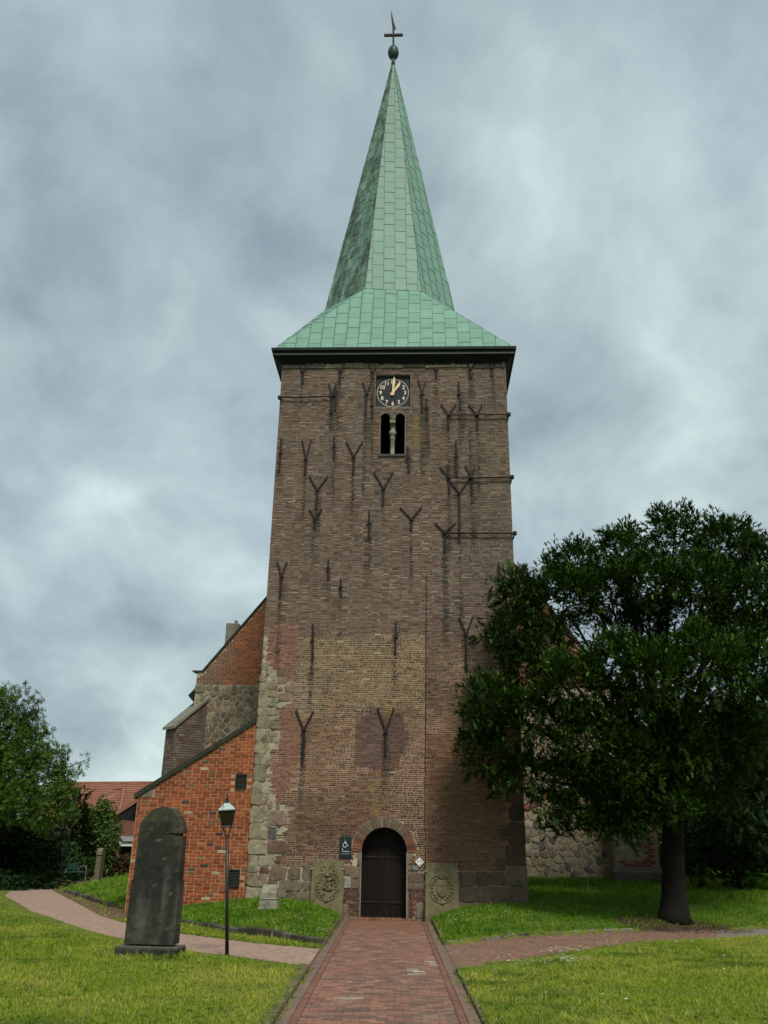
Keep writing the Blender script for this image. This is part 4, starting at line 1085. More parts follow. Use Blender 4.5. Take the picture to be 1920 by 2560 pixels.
for poly in voronoi(-7.92, -3.8, 3.3, 7.72, 0.25, 3, 0.8):
    c = mul3(lerp3(random.choice(STONE_COLS), (0.27, 0.23, 0.155), 0.45), rnd(0.65, 1.35))
    stone_mesh(poly, rnd(0.015, 0.045), NV, c, mb)
mb.build('rubble_stonework', M['stone'], nave, kind='stuff')
mb = MB(); ns = 0
for poly in voronoi(3.95, 7.75, 0.55, 6.6, 0.285, 5, 0.86):
    zc = sum(p[1] for p in poly) / len(poly); c = mul3(lerp3(random.choice(STONE_COLS), (0.34, 0.30, 0.215), 0.5), rnd(0.7, 1.2))
    if random.random() < 0.03: c = (0.24, 0.09, 0.06)
    if random.random() < 0.06: c = (0.11, 0.115, 0.105)
    if zc < 4.2:
        o = stone_mesh(poly, rnd(0.02, 0.05), NV).build('fieldstone', M['stone_obj'], nave); o.color = c + (1,)
    else: stone_mesh(poly, rnd(0.02, 0.05), NV, c, mb)
mb.build('rubble_stonework', M['stone'], nave, kind='stuff')
# buttresses
def diag_buttress(cu, cv, sgn, z1, z2, hw, ln):
    d = Vector((sgn * 0.7071, -0.7071)); n = Vector((-d.y, d.x))
    q = lambda s, w_: (cu + d.x * s + n.x * w_, cv + d.y * s + n.y * w_)
    body = MB(); lo = [q(-0.3, -hw), q(ln, -hw), q(ln, hw), q(-0.3, hw)]
    if sgn > 0: pass
    zt = [z2, z1, z1, z2]
    vs = [(a, b_, -0.3) for a, b_ in lo] + [(a, b_, t) for (a, b_), t in zip(lo, zt)]
    body.add(vs, [(0, 1, 5, 4), (1, 2, 6, 5), (2, 3, 7, 6), (3, 0, 4, 7), (4, 5, 6, 7)], (0.15, 0.12, 0.095))
    bt = body.build('buttress', M['mortar_tower'], nave)
    hw2 = hw + 0.07; lo = [q(-0.3, -hw2), q(ln + 0.12, -hw2), q(ln + 0.12, hw2), q(-0.3, hw2)]; zt = [z2, z1 - 0.1, z1 - 0.1, z2]
    cp_ = MB(); cp_.add([(a, b_, t + 0.01) for (a, b_), t in zip(lo, zt)] + [(a, b_, t + 0.11) for (a, b_), t in zip(lo, zt)], [(3, 2, 1, 0), (4, 5, 6, 7), (0, 1, 5, 4), (1, 2, 6, 5), (2, 3, 7, 6), (3, 0, 4, 7)], (0.21, 0.20, 0.165))
    cp_.build('buttress_cap', M['stone'], bt)
    # brick facing on the end and the right flank
    mb = MB(); z = 2.8; row = 0
    while z < z2 - 0.1:
        for (p, e, W_) in ((q(ln, -hw), Vector((n.x, n.y)), 2 * hw), (q(ln, hw), Vector((-d.x, -d.y)), ln + 0.1), (q(-0.1, -hw), Vector((d.x, d.y)), ln + 0.1)):
            nn_ = Vector((e.y, -e.x)); s = -0.12 if row % 2 else 0.0
            while s < W_:
                a, b_ = max(s, 0), min(s + 0.24, W_)
                t_ = (a + b_) / 2
                zlim = z1 if W_ == 2 * hw else z1 + (z2 - z1) * ((t_ if p == q(ln, hw) else W_ - t_) / (ln + 0.3))
                if b_ - a > 0.05 and z + 0.09 < zlim:
                    c = lerp3(random.choice([(0.17, 0.11, 0.085), (0.16, 0.13, 0.10), (0.24, 0.20, 0.155), (0.12, 0.09, 0.075)]), (0.17, 0.145, 0.11), 0.35)
                    vs, fs = front_brick((a + b_) / 2, z + 0.045, b_ - a - 0.014, 0.078, 0.012)
                    mb.add([(p[0] + e.x * x_ - nn_.x * -y_ * -1 if False else p[0] + e.x * x_ + nn_.x * (-y_), p[1] + e.y * x_ + nn_.y * (-y_), z_) for x_, y_, z_ in vs], fs, mul3(c, rnd(0.75, 1.25)))
                s += 0.24
        z += 0.092; row += 1
    mb.build('buttress_brickwork', M['brick'], bt, kind='stuff')
diag_buttress(-7.9, 7.95, -1, 6.0, 7.15, 0.40, 1.0)
bt = MB().add([(7.85, 6.95, -0.3), (9.42, 6.95, -0.3), (9.42, 7.9, -0.3), (7.85, 7.9, -0.3), (7.85, 6.95, 5.0), (9.42, 6.95, 5.0), (9.42, 7.9, 6.0), (7.85, 7.9, 6.0)], [(0, 1, 5, 4), (1, 2, 6, 5), (2, 3, 7, 6), (3, 0, 4, 7), (4, 5, 6, 7)], (0.30, 0.27, 0.21)).build('buttress', M['mortar_tower'], nave)
mb = MB(); z = 1.32; row = 0
while z < 5:
    u = 7.86 - (0.13 if row % 2 else 0)
    while u < 9.41:
        a, b_ = max(u, 7.86), min(u + 0.26, 9.415)
        uc, zc = (a + b_) / 2, z + 0.05
        if b_ - a > 0.05:
            n = nz(uc * 1.6 + 2, zc * 1.3)
            red = uc > 8.95 or (n > 0.05 and uc > 8.0)
            if red or random.random() < 0.8:
                c = random.choice([(0.26, 0.085, 0.05), (0.22, 0.075, 0.048)]) if red else lerp3(random.choice(STONE_COLS), (0.24, 0.23, 0.16), 0.5)
                if uc > 9.25: c = (0.36, 0.25, 0.19)
                vs, fs = front_brick(uc, zc, b_ - a - 0.015, 0.088, 0.012)
                mb.add([(p, q + 6.95, r_) for p, q, r_ in vs], fs, mul3(c, rnd(0.75, 1.2)))
        u += 0.26
    z += 0.104; row += 1
mb.build('buttress_brickwork', M['brick'], bt, kind='stuff')
pl = MB(); pl.add([(7.76, 6.78, -0.3), (9.5, 6.78, -0.3), (9.5, 7.0, -0.3), (7.76, 7.0, -0.3), (7.76, 6.78, 1.14), (9.5, 6.78, 1.14), (9.5, 6.96, 1.30), (7.76, 6.96, 1.30)], [(0, 1, 5, 4), (1, 2, 6, 5), (2, 3, 7, 6), (3, 0, 4, 7), (4, 5, 6, 7)], (0.12, 0.11, 0.085))
pl.build('plinth', M['stone'], bt)
ch = MB().bbox(-7.16, -6.62, 8.7, 9.3, 8.2, 10.46, 0.02).build('chimney', M['concrete'], nave)
MB().bbox(-6.86, -6.74, 8.86, 8.98, 10.46, 10.62, 0.015).build('chimney_pot', M['concrete'], ch)

# ------------------------------------------------------------------ tower clock
clock = thing('tower_clock', 'square dark clock panel with gilded numerals and hands set high on the tower', 'clock', wpos(-0.005, 0.10, 16.55), (0, 0, -TYAW))
MB().box(-0.58, 0.58, 0.0, 0.04, -0.57, 0.64).build('dial_panel', M['dial'], clock)
mm = MB()
for i in range(60):
    t = 2 * math.pi * i / 60; r_ = 0.545
    mm.bbox(r_ * math.sin(t) - 0.017, r_ * math.sin(t) + 0.017, -0.012, -0.001, r_ * math.cos(t) - 0.017, r_ * math.cos(t) + 0.017, 0.005)
mm.build('minute_marks', M['cream'], clock)
def text_mesh(s, size, thick):
    cu = bpy.data.curves.new('numeral', 'FONT'); cu.body = s; cu.size = size; cu.align_x = 'CENTER'; cu.align_y = 'CENTER'; cu.extrude = thick; cu.offset = size * 0.022; cu.resolution_u = 3
    to = bpy.data.objects.new('numeral', cu); COL.objects.link(to)
    me = bpy.data.meshes.new_from_object(to.evaluated_get(bpy.context.evaluated_depsgraph_get()))
    bpy.data.objects.remove(to); return me
for h in range(1, 13):
    me = text_mesh(str(h), 0.215, 0.006); me.materials.clear(); me.materials.append(M['cream'])
    t = 2 * math.pi * h / 12; r_ = 0.425
    o = link('numeral', me, clock, loc=(r_ * math.sin(t), -0.010, r_ * math.cos(t))); o.rotation_euler = (rad(90), 0, 0)
    o.scale = (0.85, 1, 1)
def hand(name, ang, L, w0, w1, y0, tail):
    pts = [(-w0 / 2, 0.05), (-w1 / 2, L * 0.72), (0, L), (w1 / 2, L * 0.72), (w0 / 2, 0.05), (0.05, 0.0), (w0, -tail), (0, -tail - 0.05), (-w0, -tail), (-0.05, 0.0)][::-1]
    ca, sa = math.cos(-ang), math.sin(-ang)
    poly = [(x * ca - y * sa, x * sa + y * ca) for x, y in pts]
    if area(poly) < 0: poly.reverse()
    MB().prism(poly, y0 - 0.01, y0).build(name, M['gold'], clock)
hand('minute_hand', rad(4), 0.66, 0.055, 0.095, -0.045, 0.07)
hand('hour_hand', rad(33), 0.50, 0.06, 0.10, -0.028, 0.08)
MB().tube([(0, -0.058, 0), (0, 0, 0)], 0.04, 12).build('hand_hub', M['gold'], clock)

# ------------------------------------------------------------------ signs on the wall
def sgn_thing(name, label, cat, u, z, v=-0.04): return thing(name, label, cat, wpos(u, v, z), (0, 0, -TYAW))
sg = sgn_thing('wheelchair_sign', 'dark green panel with white wheelchair symbol and arrow, left of the arched door', 'sign', -1.175, 1.57)
MB().bbox(-0.165, 0.165, -0.02, 0.03, 0.0, 0.545, 0.006).build('panel', M['sign_dark'], sg)
b = MB(); Y_ = -0.021
sc = 0.01
def pt(x, z): return (x, Y_, z)
b.lathe([(0.0, 0), (0.017, 0)], n=3) if False else None
b.tube([pt(-0.021, 0.475), pt(-0.019, 0.475)], [0.018, 0.018], 10)
b.tube([pt(-0.022, 0.448), pt(-0.020, 0.372), pt(0.030, 0.372), pt(0.055, 0.315), pt(0.078, 0.325)], 0.0085, 8)
b.tube([pt(-0.02, 0.412), pt(0.025, 0.412)], 0.0075, 8)
b.tube([pt(-0.018 + 0.058 * math.cos(t), 0.335 + 0.058 * math.sin(t)) for t in [rad(125) + rad(225) * i / 16 for i in range(17)]], 0.008, 8)
b.build('wheelchair_symbol', M['white'], sg)
b = MB(); b.tube([pt(0.115, 0.165), pt(-0.085, 0.165), pt(-0.085, 0.22)], 0.0065, 8); b.tube([pt(-0.085, 0.213), pt(-0.085, 0.242)], [0.018, 0.002], 8)
b.build('arrow', M['white'], sg)
b = MB(); b.box(-0.12, 0.12, -0.0225, -0.0195, 0.098, 0.110); b.build('text_line', M['print_grey'], sg)
dm = sgn_thing('diamond_sign', 'small white diamond sign with black marks, right of the arched door', 'sign', 0.925, 1.37)
b = MB(); b.prism([(0, 0), (0.125, 0.125), (0, 0.25), (-0.125, 0.125)], -0.02, 0.02); b.build('panel', M['white'], dm)
b = MB()
for s in (-1, 1):
    p = [(s * 0.030, 0.175), (s * 0.028, 0.150), (s * 0.050, 0.128), (s * 0.066, 0.120), (s * 0.072, 0.105), (s * 0.054, 0.148)]
    if area(p) < 0: p.reverse()
    b.prism(p, -0.0225, -0.0195)
b.prism([(-0.018, 0.066), (0.0, 0.052), (0.018, 0.066)], -0.0225, -0.0195)
b.build('emblem', M['black_print'], dm)
pq = sgn_thing('wall_plaque', 'small grey plaque with faint text under the white diamond sign', 'plaque', 0.805, 1.28)
MB().bbox(-0.085, 0.085, -0.015, 0.02, 0.0, 0.11, 0.004).build('plate', M['grey_metal'], pq)

# ------------------------------------------------------------------ carved slabs leaning on the wall
def carved_slab(u, label, w_, h, seed, shield):
    rg = random.Random(seed)
    z0 = -0.05
    s = thing('carved_slab', label, 'gravestone', wpos(u, -0.36, z0), (-rad(9.2), 0, -TYAW), 'heraldic slabs leaning on the tower')
    b = MB(); n = 10
    rings = []
    for y_, g in ((0.15, 0.0), (0.012, 0.0), (0.0, 0.012)):
        ring = []
        for (x0_, z0_), (x1_, z1_) in (((-w_ / 2 - .02, 0), (w_ / 2 + .02, 0)), ((w_ / 2 + .02, 0), (w_ / 2, h)), ((w_ / 2, h), (-w_ / 2, h)), ((-w_ / 2, h), (-w_ / 2 - .02, 0))):
            for i in range(n):
                t = i / n; x, z = x0_ + (x1_ - x0_) * t, z0_ + (z1_ - z0_) * t
                k = 1 - g / (w_ / 2)
                ring.append((x * k + 0.006 * nz(x * 8, z * 8, seed), y_, h / 2 + (z - h / 2) * k + 0.006 * nz(z * 8, x * 8, seed + 3)))
        rings.append(ring)
    b.loft(rings[::-1] if False else rings); b.build('slab', M['slab'], s)
    c = MB(); Yc = 0.004
    def tb(pts, r_): c.tube([(x, Yc - 0.008, z) for x, z in pts], [q * 1.15 for q in r_] if hasattr(r_, '__len__') else r_ * 1.15, 6)
    def blob(x, z, rx, rz, d=0.03):
        ring = lambda k, y_: [(x + rx * k * math.cos(t), y_, z + rz * k * math.sin(t)) for t in [2 * math.pi * i / 9 for i in range(9)]]
        c.loft([ring(1, 0.005), ring(0.9, -d * 0.9), ring(0.5, -d * 1.4)])
    cz = h * 0.60
    for sx in (-1, 1):
        tb([(sx * (0.115 + (0.085 - 0.004 * i) * math.cos(rad(-60 + 24 * i) if sx > 0 else rad(-60 + 24 * i))) , h * 0.875 + (0.085 - 0.004 * i) * math.sin(rad(-60 + 24 * i))) for i in range(14)], [0.022 - 0.0012 * i for i in range(14)])
        tb([(sx * 0.03, h * 0.80), (sx * 0.10, h * 0.79), (sx * 0.20, h * 0.785), (sx * 0.29, h * 0.745), (sx * 0.325, h * 0.68), (sx * 0.30, h * 0.60), (sx * 0.33, h * 0.52), (sx * 0.30, h * 0.44), (sx * 0.20, h * 0.375), (sx * 0.09, h * 0.345), (0, h * 0.32)], [0.014, .018, .02, .02, .016, .012, .014, .02, .02, .017, .02])
        for i in range(9):
            a = rad(70 - 17 * i); k = 0.225 + 0.02 * rg.uniform(-1, 1)
            x, z = sx * k * math.cos(a), cz - 0.05 + 0.30 * math.sin(a)
            tb([(x, z), (x + sx * 0.035, z + 0.035), (x + sx * 0.055, z + 0.0), (x + sx * 0.03, z - 0.025)], [0.02, 0.024, 0.018, 0.012])
    blob(0, h * 0.755, 0.07, 0.065, 0.055)
    tb([(-0.06, h * 0.74), (0, h * 0.715), (0.06, h * 0.74)], 0.016)
    if shield:
        sh = [(-0.145, cz + 0.17), (0.0, cz + 0.20), (0.145, cz + 0.17), (0.15, cz - 0.08), (0.09, cz - 0.22), (0, cz - 0.29), (-0.09, cz - 0.22), (-0.15, cz - 0.08)]
        c.loft([[(x, 0.01, z) for x, z in sh], [(x * 0.97, -0.035, cz + (z - cz) * 0.97) for x, z in sh], [(x * 0.88, -0.045, cz + (z - cz) * 0.9) for x, z in sh]])
        for q in ((-0.05, 0.05), (0.05, 0.05), (0, -0.09)): c.loft([[(q[0] + r_ * math.cos(t), y_, cz + q[1] + r_ * math.sin(t)) for t in [2 * math.pi * i / 8 for i in range(8)]] for r_, y_ in ((0.04, -0.04), (0.034, -0.058))])
    else:
        for i in range(16): blob(rg.uniform(-0.14, 0.14), cz + rg.uniform(-0.24, 0.16), rg.uniform(0.025, 0.06), rg.uniform(0.02, 0.045), rg.uniform(0.03, 0.055))
        tb([(-0.11, cz + 0.13), (0, cz), (0.11, cz - 0.14)], 0.018); tb([(0.11, cz + 0.13), (0, cz), (-0.11, cz - 0.14)], 0.018)
    blob(0, h * 0.335, 0.035, 0.05, 0.04)
    c.build('carving', M['slab'], s, smooth=True)
    for sx in (-1, 1):
        MB().bbox(min(sx * (w_ / 2 - 0.05), sx * (w_ / 2 + 0.03)), max(sx * (w_ / 2 - 0.05), sx * (w_ / 2 + 0.03)), -0.022, 0.16, h * 0.845, h * 0.875, 0.004).build('wall_clamp', M['grey_metal'], s)
    return s
carved_slab(-1.645, 'mossy carved heraldic slab left of the arched door, crest of tangled foliage', 0.885, 1.56, 2, False)
carved_slab(1.545, 'mossy carved heraldic slab right of the arched door, plain shield in its crest', 0.90, 1.55, 5, True)

# ------------------------------------------------------------------ tall gravestone
gs = thing('tall_gravestone', 'tall dark weathered gravestone with rounded top on the left lawn', 'gravestone', (-4.1, -9.18, 0.0), (0, 0, rad(-5)))
GC = (0.024, 0.026, 0.018)
def grave_col(mb):
    out = []
    for x, y_, z in mb.v:
        s = 0.5 + 0.5 * nz(x * 7 + 3, z * 0.8, 2)
        c = lerp3(GC, (0.078, 0.064, 0.042), max(0, nz(x * 3, z * 1.2, 7)) * 0.9)
        c = lerp3(c, (0.125, 0.125, 0.105), max(0, s - 0.52) * 1.9); c = lerp3(c, (0.014, 0.018, 0.013), max(0, nz(x * 5, z * 1.1, 15)) * 1.2); c = mul3(c, 1 + 0.6 * nz(x * 11, z * 9, 3))
        if nz(x * 16, z * 16, 21) > 0.45: c = lerp3(c, (0.16, 0.155, 0.11), 0.5)
        if z > 2.3: c = lerp3(c, (0.085, 0.085, 0.04), 0.6 * (0.5 + 0.5 * nz(x * 9, z * 9)))
        if z < 0.26 and z > 0.2: c = lerp3(c, (0.16, 0.155, 0.12), 0.6)
        out.append(c)
    mb.c = out; return mb
def grid_prism(poly_fn, z0, z1, nzs, hw_fn, y0, y1, nx=14, wob=0.005, edge=0.014):
    """block with a subdivided front, so that wear and stains can follow it"""
    mb = MB(); rows = []
    rings = []
    for j in range(nzs + 1):
        z = z0 + (z1 - z0) * j / nzs; h = hw_fn(z); ring = []
        for i in range(nx + 1):
            x = -h + 2 * h * i / nx; e = edge if i in (0, nx) else 0
            ring.append((x + wob * nz(x * 3, z * 4, 1), y0 + e + wob * nz(x * 5, z * 5, 4), z))
        for i in range(nx + 1):
            x = h - 2 * h * i / nx; ring.append((x + wob * nz(x * 3, z * 4, 1), y1, z))
        rings.append(ring)
    return mb.loft(rings)
g = grid_prism(None, 0.27, 1.30, 24, lambda z: 0.452 - 0.008 * (z - 0.3), -0.15, 0.15); grave_col(g).build('lower_block', M['grave'], gs)
g = grid_prism(None, 1.303, 2.085, 20, lambda z: 0.428 - 0.006 * (z - 1.3), -0.125, 0.125)
# broken corner under the head
g.v = [(x, y_, z - (0.085 * max(0, (x - 0.16) / 0.27) if z > 2.06 and x > 0.16 else 0)) for x, y_, z in g.v]
grave_col(g).build('upper_block', M['grave'], gs)
g = grid_prism(None, 2.092, 2.545, 26, lambda z: max(0.02, 0.424 * math.sqrt(max(0, 1 - ((z - 2.092) / 0.455) ** 2.0))), -0.125, 0.125, edge=0.03); grave_col(g).build('rounded_head', M['grave'], gs)
g = MB().bbox(-0.40, 0.36, -0.085, 0.10, 1.97, 2.10, 0.005); grave_col(g).build('joint', M['grave'], gs)
g = grid_prism(None, -0.06, 0.235, 6, lambda z: 0.555 - (0.012 if z > 0.2 else 0), -0.27, 0.25); grave_col(g).build('plinth', M['grave'], gs)

# ------------------------------------------------------------------ lamp posts
def lamp(x, y, label, lean, group):
    t = thing('lamp_post', label, 'street lamp', (x, y, H(x, y) - 0.03), (rad(0.5), rad(lean), 0), group)
    MB().tube([(0, 0, 0), (0, 0, 0.9), (0, 0, 2.1)], [0.036, 0.033, 0.028], 12).build('post', M['black_metal'], t, smooth=True)
    MB().lathe([(0.05, 0), (0.05, 0.03), (0.038, 0.05)], n=12).build('base_collar', M['black_metal'], t)
    a0 = rad(52)
    sqr = lambda r_, z: [(r_ * math.cos(a0 + math.pi / 2 * i), r_ * math.sin(a0 + math.pi / 2 * i), z) for i in range(4)]
    head = link('lantern', None, t)
    MB().loft([sqr(0.118, 2.255), sqr(0.20, 2.535)]).build('lantern_glass', M['lantern_glass'], head)
    f = MB()
    for i in range(4):
        c = lambda r_, z, i=i: (r_ * math.cos(a0 + math.pi / 2 * i), r_ * math.sin(a0 + math.pi / 2 * i), z)
        f.tube([c(0.122, 2.25), c(0.206, 2.54)], 0.011, 6)
        d = lambda r_, z, i=i: (r_ * math.cos(a0 + math.pi / 2 * (i + 1)), r_ * math.sin(a0 + math.pi / 2 * (i + 1)), z)
        f.tube([c(0.122, 2.252), d(0.122, 2.252)], 0.012, 6); f.tube([c(0.206, 2.538), d(0.206, 2.538)], 0.013, 6)
        f.tube([c(0.022, 2.04), c(0.045, 2.13), c(0.085, 2.20), c(0.115, 2.25)], 0.009, 6)
    f.build('lantern_frame', M['black_metal'], head)
    MB().loft([sqr(0.222, 2.548), sqr(0.224, 2.558), sqr(0.165, 2.61), sqr(0.06, 2.68), sqr(0.05, 2.69)]).build('lantern_roof', M['lantern_roof'], head)
    MB().lathe([(0.055, 2.685), (0.05, 2.71), (0.022, 2.74), (0.03, 2.765), (0.014, 2.79), (0.016, 2.83), (0.003, 2.90)], n=10).build('finial', M['black_metal'], head)
    return t
lamp(-2.86, -8.5, 'black leaning lamp post with pale copper lantern roof, on the left path edge', -4.6, None)
pp = thing('metal_pole', 'thin dark metal pole beside the green bench, its top among leaves', 'pole', (-15.3, 17.3, -0.02), (0, rad(1.5), 0))
MB().tube([(0, 0, 0), (0, 0, 2.4)], 0.04, 8).build('post', M['black_metal'], pp); MB().lathe([(0.06, 0), (0.06, 0.03), (0.04, 0.05)], n=10).build('base_collar', M['black_metal'], pp)

# ------------------------------------------------------------------ small stone memorial on the bank
mz = H(-2.98, -1.8)
me_ = thing('small_memorial', 'small pale sandstone memorial with sloping top in grass left of the door', 'memorial', (-3.0, -1.95, mz - 0.02))
MB().bbox(-0.265, 0.265, -0.18, 0.18, -0.05, 0.06, 0.012).build('base', M['sandstone'], me_)
MB().loft([[(-w_, -d, z), (w_, -d, z), (w_, d, z), (-w_, d, z)] for w_, d, z in ((0.24, 0.155, 0.06), (0.225, 0.145, 0.24))]).build('body', M['sandstone'], me_)
MB().bbox(-0.235, 0.235, -0.16, 0.16, 0.24, 0.275, 0.01).build('moulding', M['sandstone'], me_)
MB().add([(-0.2, -0.14, 0.275), (0.2, -0.14, 0.275), (0.2, 0.14, 0.275), (-0.2, 0.14, 0.275), (-0.2, -0.14, 0.40), (0.2, -0.14, 0.40), (0.185, 0.13, 0.58), (-0.185, 0.13, 0.58)], [(0, 1, 5, 4), (1, 2, 6, 5), (2, 3, 7, 6), (3, 0, 4, 7), (4, 5, 6, 7)]).build('sloping_top', M['sandstone'], me_)
# ------------------------------------------------------------------ far gravestone and bench
fg = thing('old_gravestone', 'narrow mossy upright gravestone at the far end of the curved path', 'gravestone', (-12.75, 14.6, H(-12.7, 14.4) - 0.05), (0, 0, rad(94)))
prof = [(-0.32, 0.0), (0.32, 0.0), (0.32, 1.15), (0.36, 1.17)] + [(0.34 * math.cos(math.pi * i / 10), 1.2 + 0.24 * math.sin(math.pi * i / 10)) for i in range(11)] + [(-0.36, 1.17), (-0.32, 1.15)]
MB().prism(prof, -0.11, 0.11).build('headstone', mat_rough('mossy_headstone', (0.15, 0.135, 0.085), 8, 0.4, 0.95, 0.4, 0.01), fg)
MB().bbox(-0.38, 0.38, -0.15, 0.15, -0.03, 0.14, 0.015).build('plinth', M['sandstone'], fg)
bn = thing('park_bench', 'green metal park bench with hooped arm beside the curved path', 'bench', (-15.25, 18.4, 0.0), (0, 0, rad(72)))
for i in range(4): MB().bbox(-0.8, 0.8, -0.22 + i * 0.115, -0.13 + i * 0.115, 0.41, 0.44, 0.006).build('seat_slat', M['green_metal'], bn)
for i in range(3): MB().bbox(-0.8, 0.8, 0.245, 0.27, 0.50 + i * 0.105, 0.59 + i * 0.105, 0.006).build('back_slat', M['green_metal'], bn)
for sx in (-1, 1):
    MB().tube([(sx * 0.78, -0.22, 0), (sx * 0.78, -0.22, 0.42), (sx * 0.78, -0.22, 0.55), (sx * 0.78, -0.16, 0.66), (sx * 0.78, -0.03, 0.70), (sx * 0.78, 0.12, 0.66), (sx * 0.78, 0.22, 0.55), (sx * 0.78, 0.25, 0.42)], 0.02, 8).build('arm', M['grey_metal'], bn)
    MB().tube([(sx * 0.78, 0.25, 0), (sx * 0.78, 0.25, 0.42), (sx * 0.78, 0.285, 0.82)], 0.022, 8).build('leg', M['green_metal'], bn)

# ------------------------------------------------------------------ house behind the trees
hs = thing('house', 'low brick house with red tiled hipped roof behind the trees on the left', 'house', (-22, 44, 0))
def W2(p): return (p[0] + 22, p[1] - 44, p[2])
C_, Lc, Rc, Ap = (-20.62, 42.6, 3.90), (-25.2, 44.9, 3.85), (-18.0, 44.6, 3.85), (-21.25, 45.0, 5.62)
wall = MB(); bx = [(-20.66, 43.0), (-18.35, 44.75), (-21.2, 49), (-24.9, 45.2)]
wall.loft([[W2((a, b_, -0.2)) for a, b_ in bx], [W2((a, b_, 3.85)) for a, b_ in bx]]); wall.build('wall', M['house_brick'], hs)
def tiled(name, A, B, Cc, D, rows, parent):
    """roof slope A,B (eaves) to D,C (ridge) as rows of overlapping tile courses"""
    A, B, Cc, D = map(Vector, (A, B, Cc, D)); nrm = (B - A).cross(D - A).normalized()
    if nrm.z < 0: nrm = -nrm
    mb = MB()
    for i in range(rows):
        t0, t1 = i / rows, (i + 1) / rows
        a, b_ = A.lerp(D, t0), B.lerp(Cc, t0); c, d = B.lerp(Cc, t1), A.lerp(D, t1)
        n = 26; vs = []
        for k in range(n + 1):
            s = k / n; w_ = 0.018 * math.sin(k * math.pi * 0.5 * 1)
            p, q = a.lerp(b_, s), d.lerp(c, s)
            vs += [tuple(p + nrm * 0.005), tuple(p + nrm * (0.06 + w_)), tuple(q + nrm * (0.012 + w_))]
        fs = []
        for k in range(n):
            o_ = 3 * k
            fs += [(o_, o_ + 3, o_ + 4, o_ + 1), (o_ + 1, o_ + 4, o_ + 5, o_ + 2)]
        mb.add(vs, fs)
    mb.add([tuple(A - nrm * 0.06), tuple(B - nrm * 0.06), tuple(Cc - nrm * 0.06), tuple(D - nrm * 0.06)], [(0, 1, 2, 3)])
    return mb.build(name, M['tile'], parent)
tiled('roof_slope', W2(Lc), W2(C_), W2(Ap), W2((-22.3, 46.2, 5.62)), 13, hs)
tiled('roof_slope', W2(C_), W2(Rc), W2((-20.6, 45.6, 5.62)), W2(Ap), 13, hs)
b = MB()
for p, q in ((C_, Ap), (Ap, (-22.3, 46.2, 5.62))):
    b.tube([Vector(W2(p)) + Vector((0, 0, 0.06)), Vector(W2(q)) + Vector((0, 0, 0.06))], 0.10, 7)
b.build('ridge_tiles', M['tile'], hs)
b = MB(); b.tube([W2(C_), W2(Rc)], 0.07, 6); b.tube([W2(Lc), W2(C_)], 0.07, 6); b.build('gutter', M['black_metal'], hs)
dx, dy = -18.35 + 20.66, 44.75 - 43.0; L_ = math.hypot(dx, dy); ex, ey = dx / L_, dy / L_
def onw(s, out, z): return W2((-20.66 + ex * s + ey * out, 43.0 + ey * s - ex * out, z))
b = MB(); b.loft([[onw(0.25, 0.02, 0.0), onw(2.2, 0.02, 0.0), onw(2.2, 0.02, 1.5), onw(0.25, 0.02, 1.5)], [onw(0.25, 0.05, 0.0), onw(2.2, 0.05, 0.0), onw(2.2, 0.05, 1.5), onw(0.25, 0.05, 1.5)]]); b.build('window', M['dark'], hs)
b = MB(); b.loft([[onw(0.1, 0.1, 1.5), onw(2.3, 0.1, 1.5), onw(2.3, 0.1, 1.72), onw(0.1, 0.1, 1.72)], [onw(0.1, 0.6, 1.42), onw(2.3, 0.6, 1.42), onw(2.3, 0.6, 1.64), onw(0.1, 0.6, 1.64)]]); b.build('awning', M['white'], hs)
b = MB(); b.add([onw(0.0, 0.75, 1.78), onw(2.3, 0.75, 1.78), onw(2.3, 0.06, 2.12), onw(0.2, 0.06, 2.12), onw(0.0, 0.75, 1.74), onw(2.3, 0.75, 1.74), onw(2.3, 0.06, 2.06), onw(0.2, 0.06, 2.06)], [(0, 1, 2, 3), (7, 6, 5, 4), (0, 4, 5, 1), (0, 3, 7, 4), (1, 5, 6, 2)]); b.build('porch_roof', M['grey_metal'], hs)
barn = thing('long_house', 'long building with a tall red tiled roof behind the hipped house', 'house', (-22, 52, 0))
def W3(p): return (p[0] + 22, p[1] - 52, p[2])
bx = [(-29, 48.6), (-13.5, 48.9), (-13.5, 55), (-29, 55)]
b = MB(); b.loft([[W3((a, b_, -0.2)) for a, b_ in bx], [W3((a, b_, 3.6)) for a, b_ in bx]]); b.build('wall', M['house_brick'], barn)
tiled('roof_slope', W3((-29.4, 48.2, 3.5)), W3((-13, 48.5, 3.5)), W3((-18.6, 51.6, 6.52)), W3((-29.4, 51.6, 6.30)), 20, barn)
tiled('roof_slope', W3((-13, 55.2, 3.5)), W3((-29.4, 55.2, 3.5)), W3((-29.4, 51.7, 6.30)), W3((-18.6, 51.7, 6.52)), 16, barn)
tiled('roof_slope', W3((-13, 48.5, 3.5)), W3((-13, 55.2, 3.5)), W3((-18.6, 51.7, 6.52)), W3((-18.6, 51.6, 6.52)), 16, barn)
b = MB(); b.tube([W3((-29.4, 51.65, 6.36)), W3((-18.6, 51.65, 6.58))], 0.12, 7); b.build('ridge_tiles', M['tile'], barn)

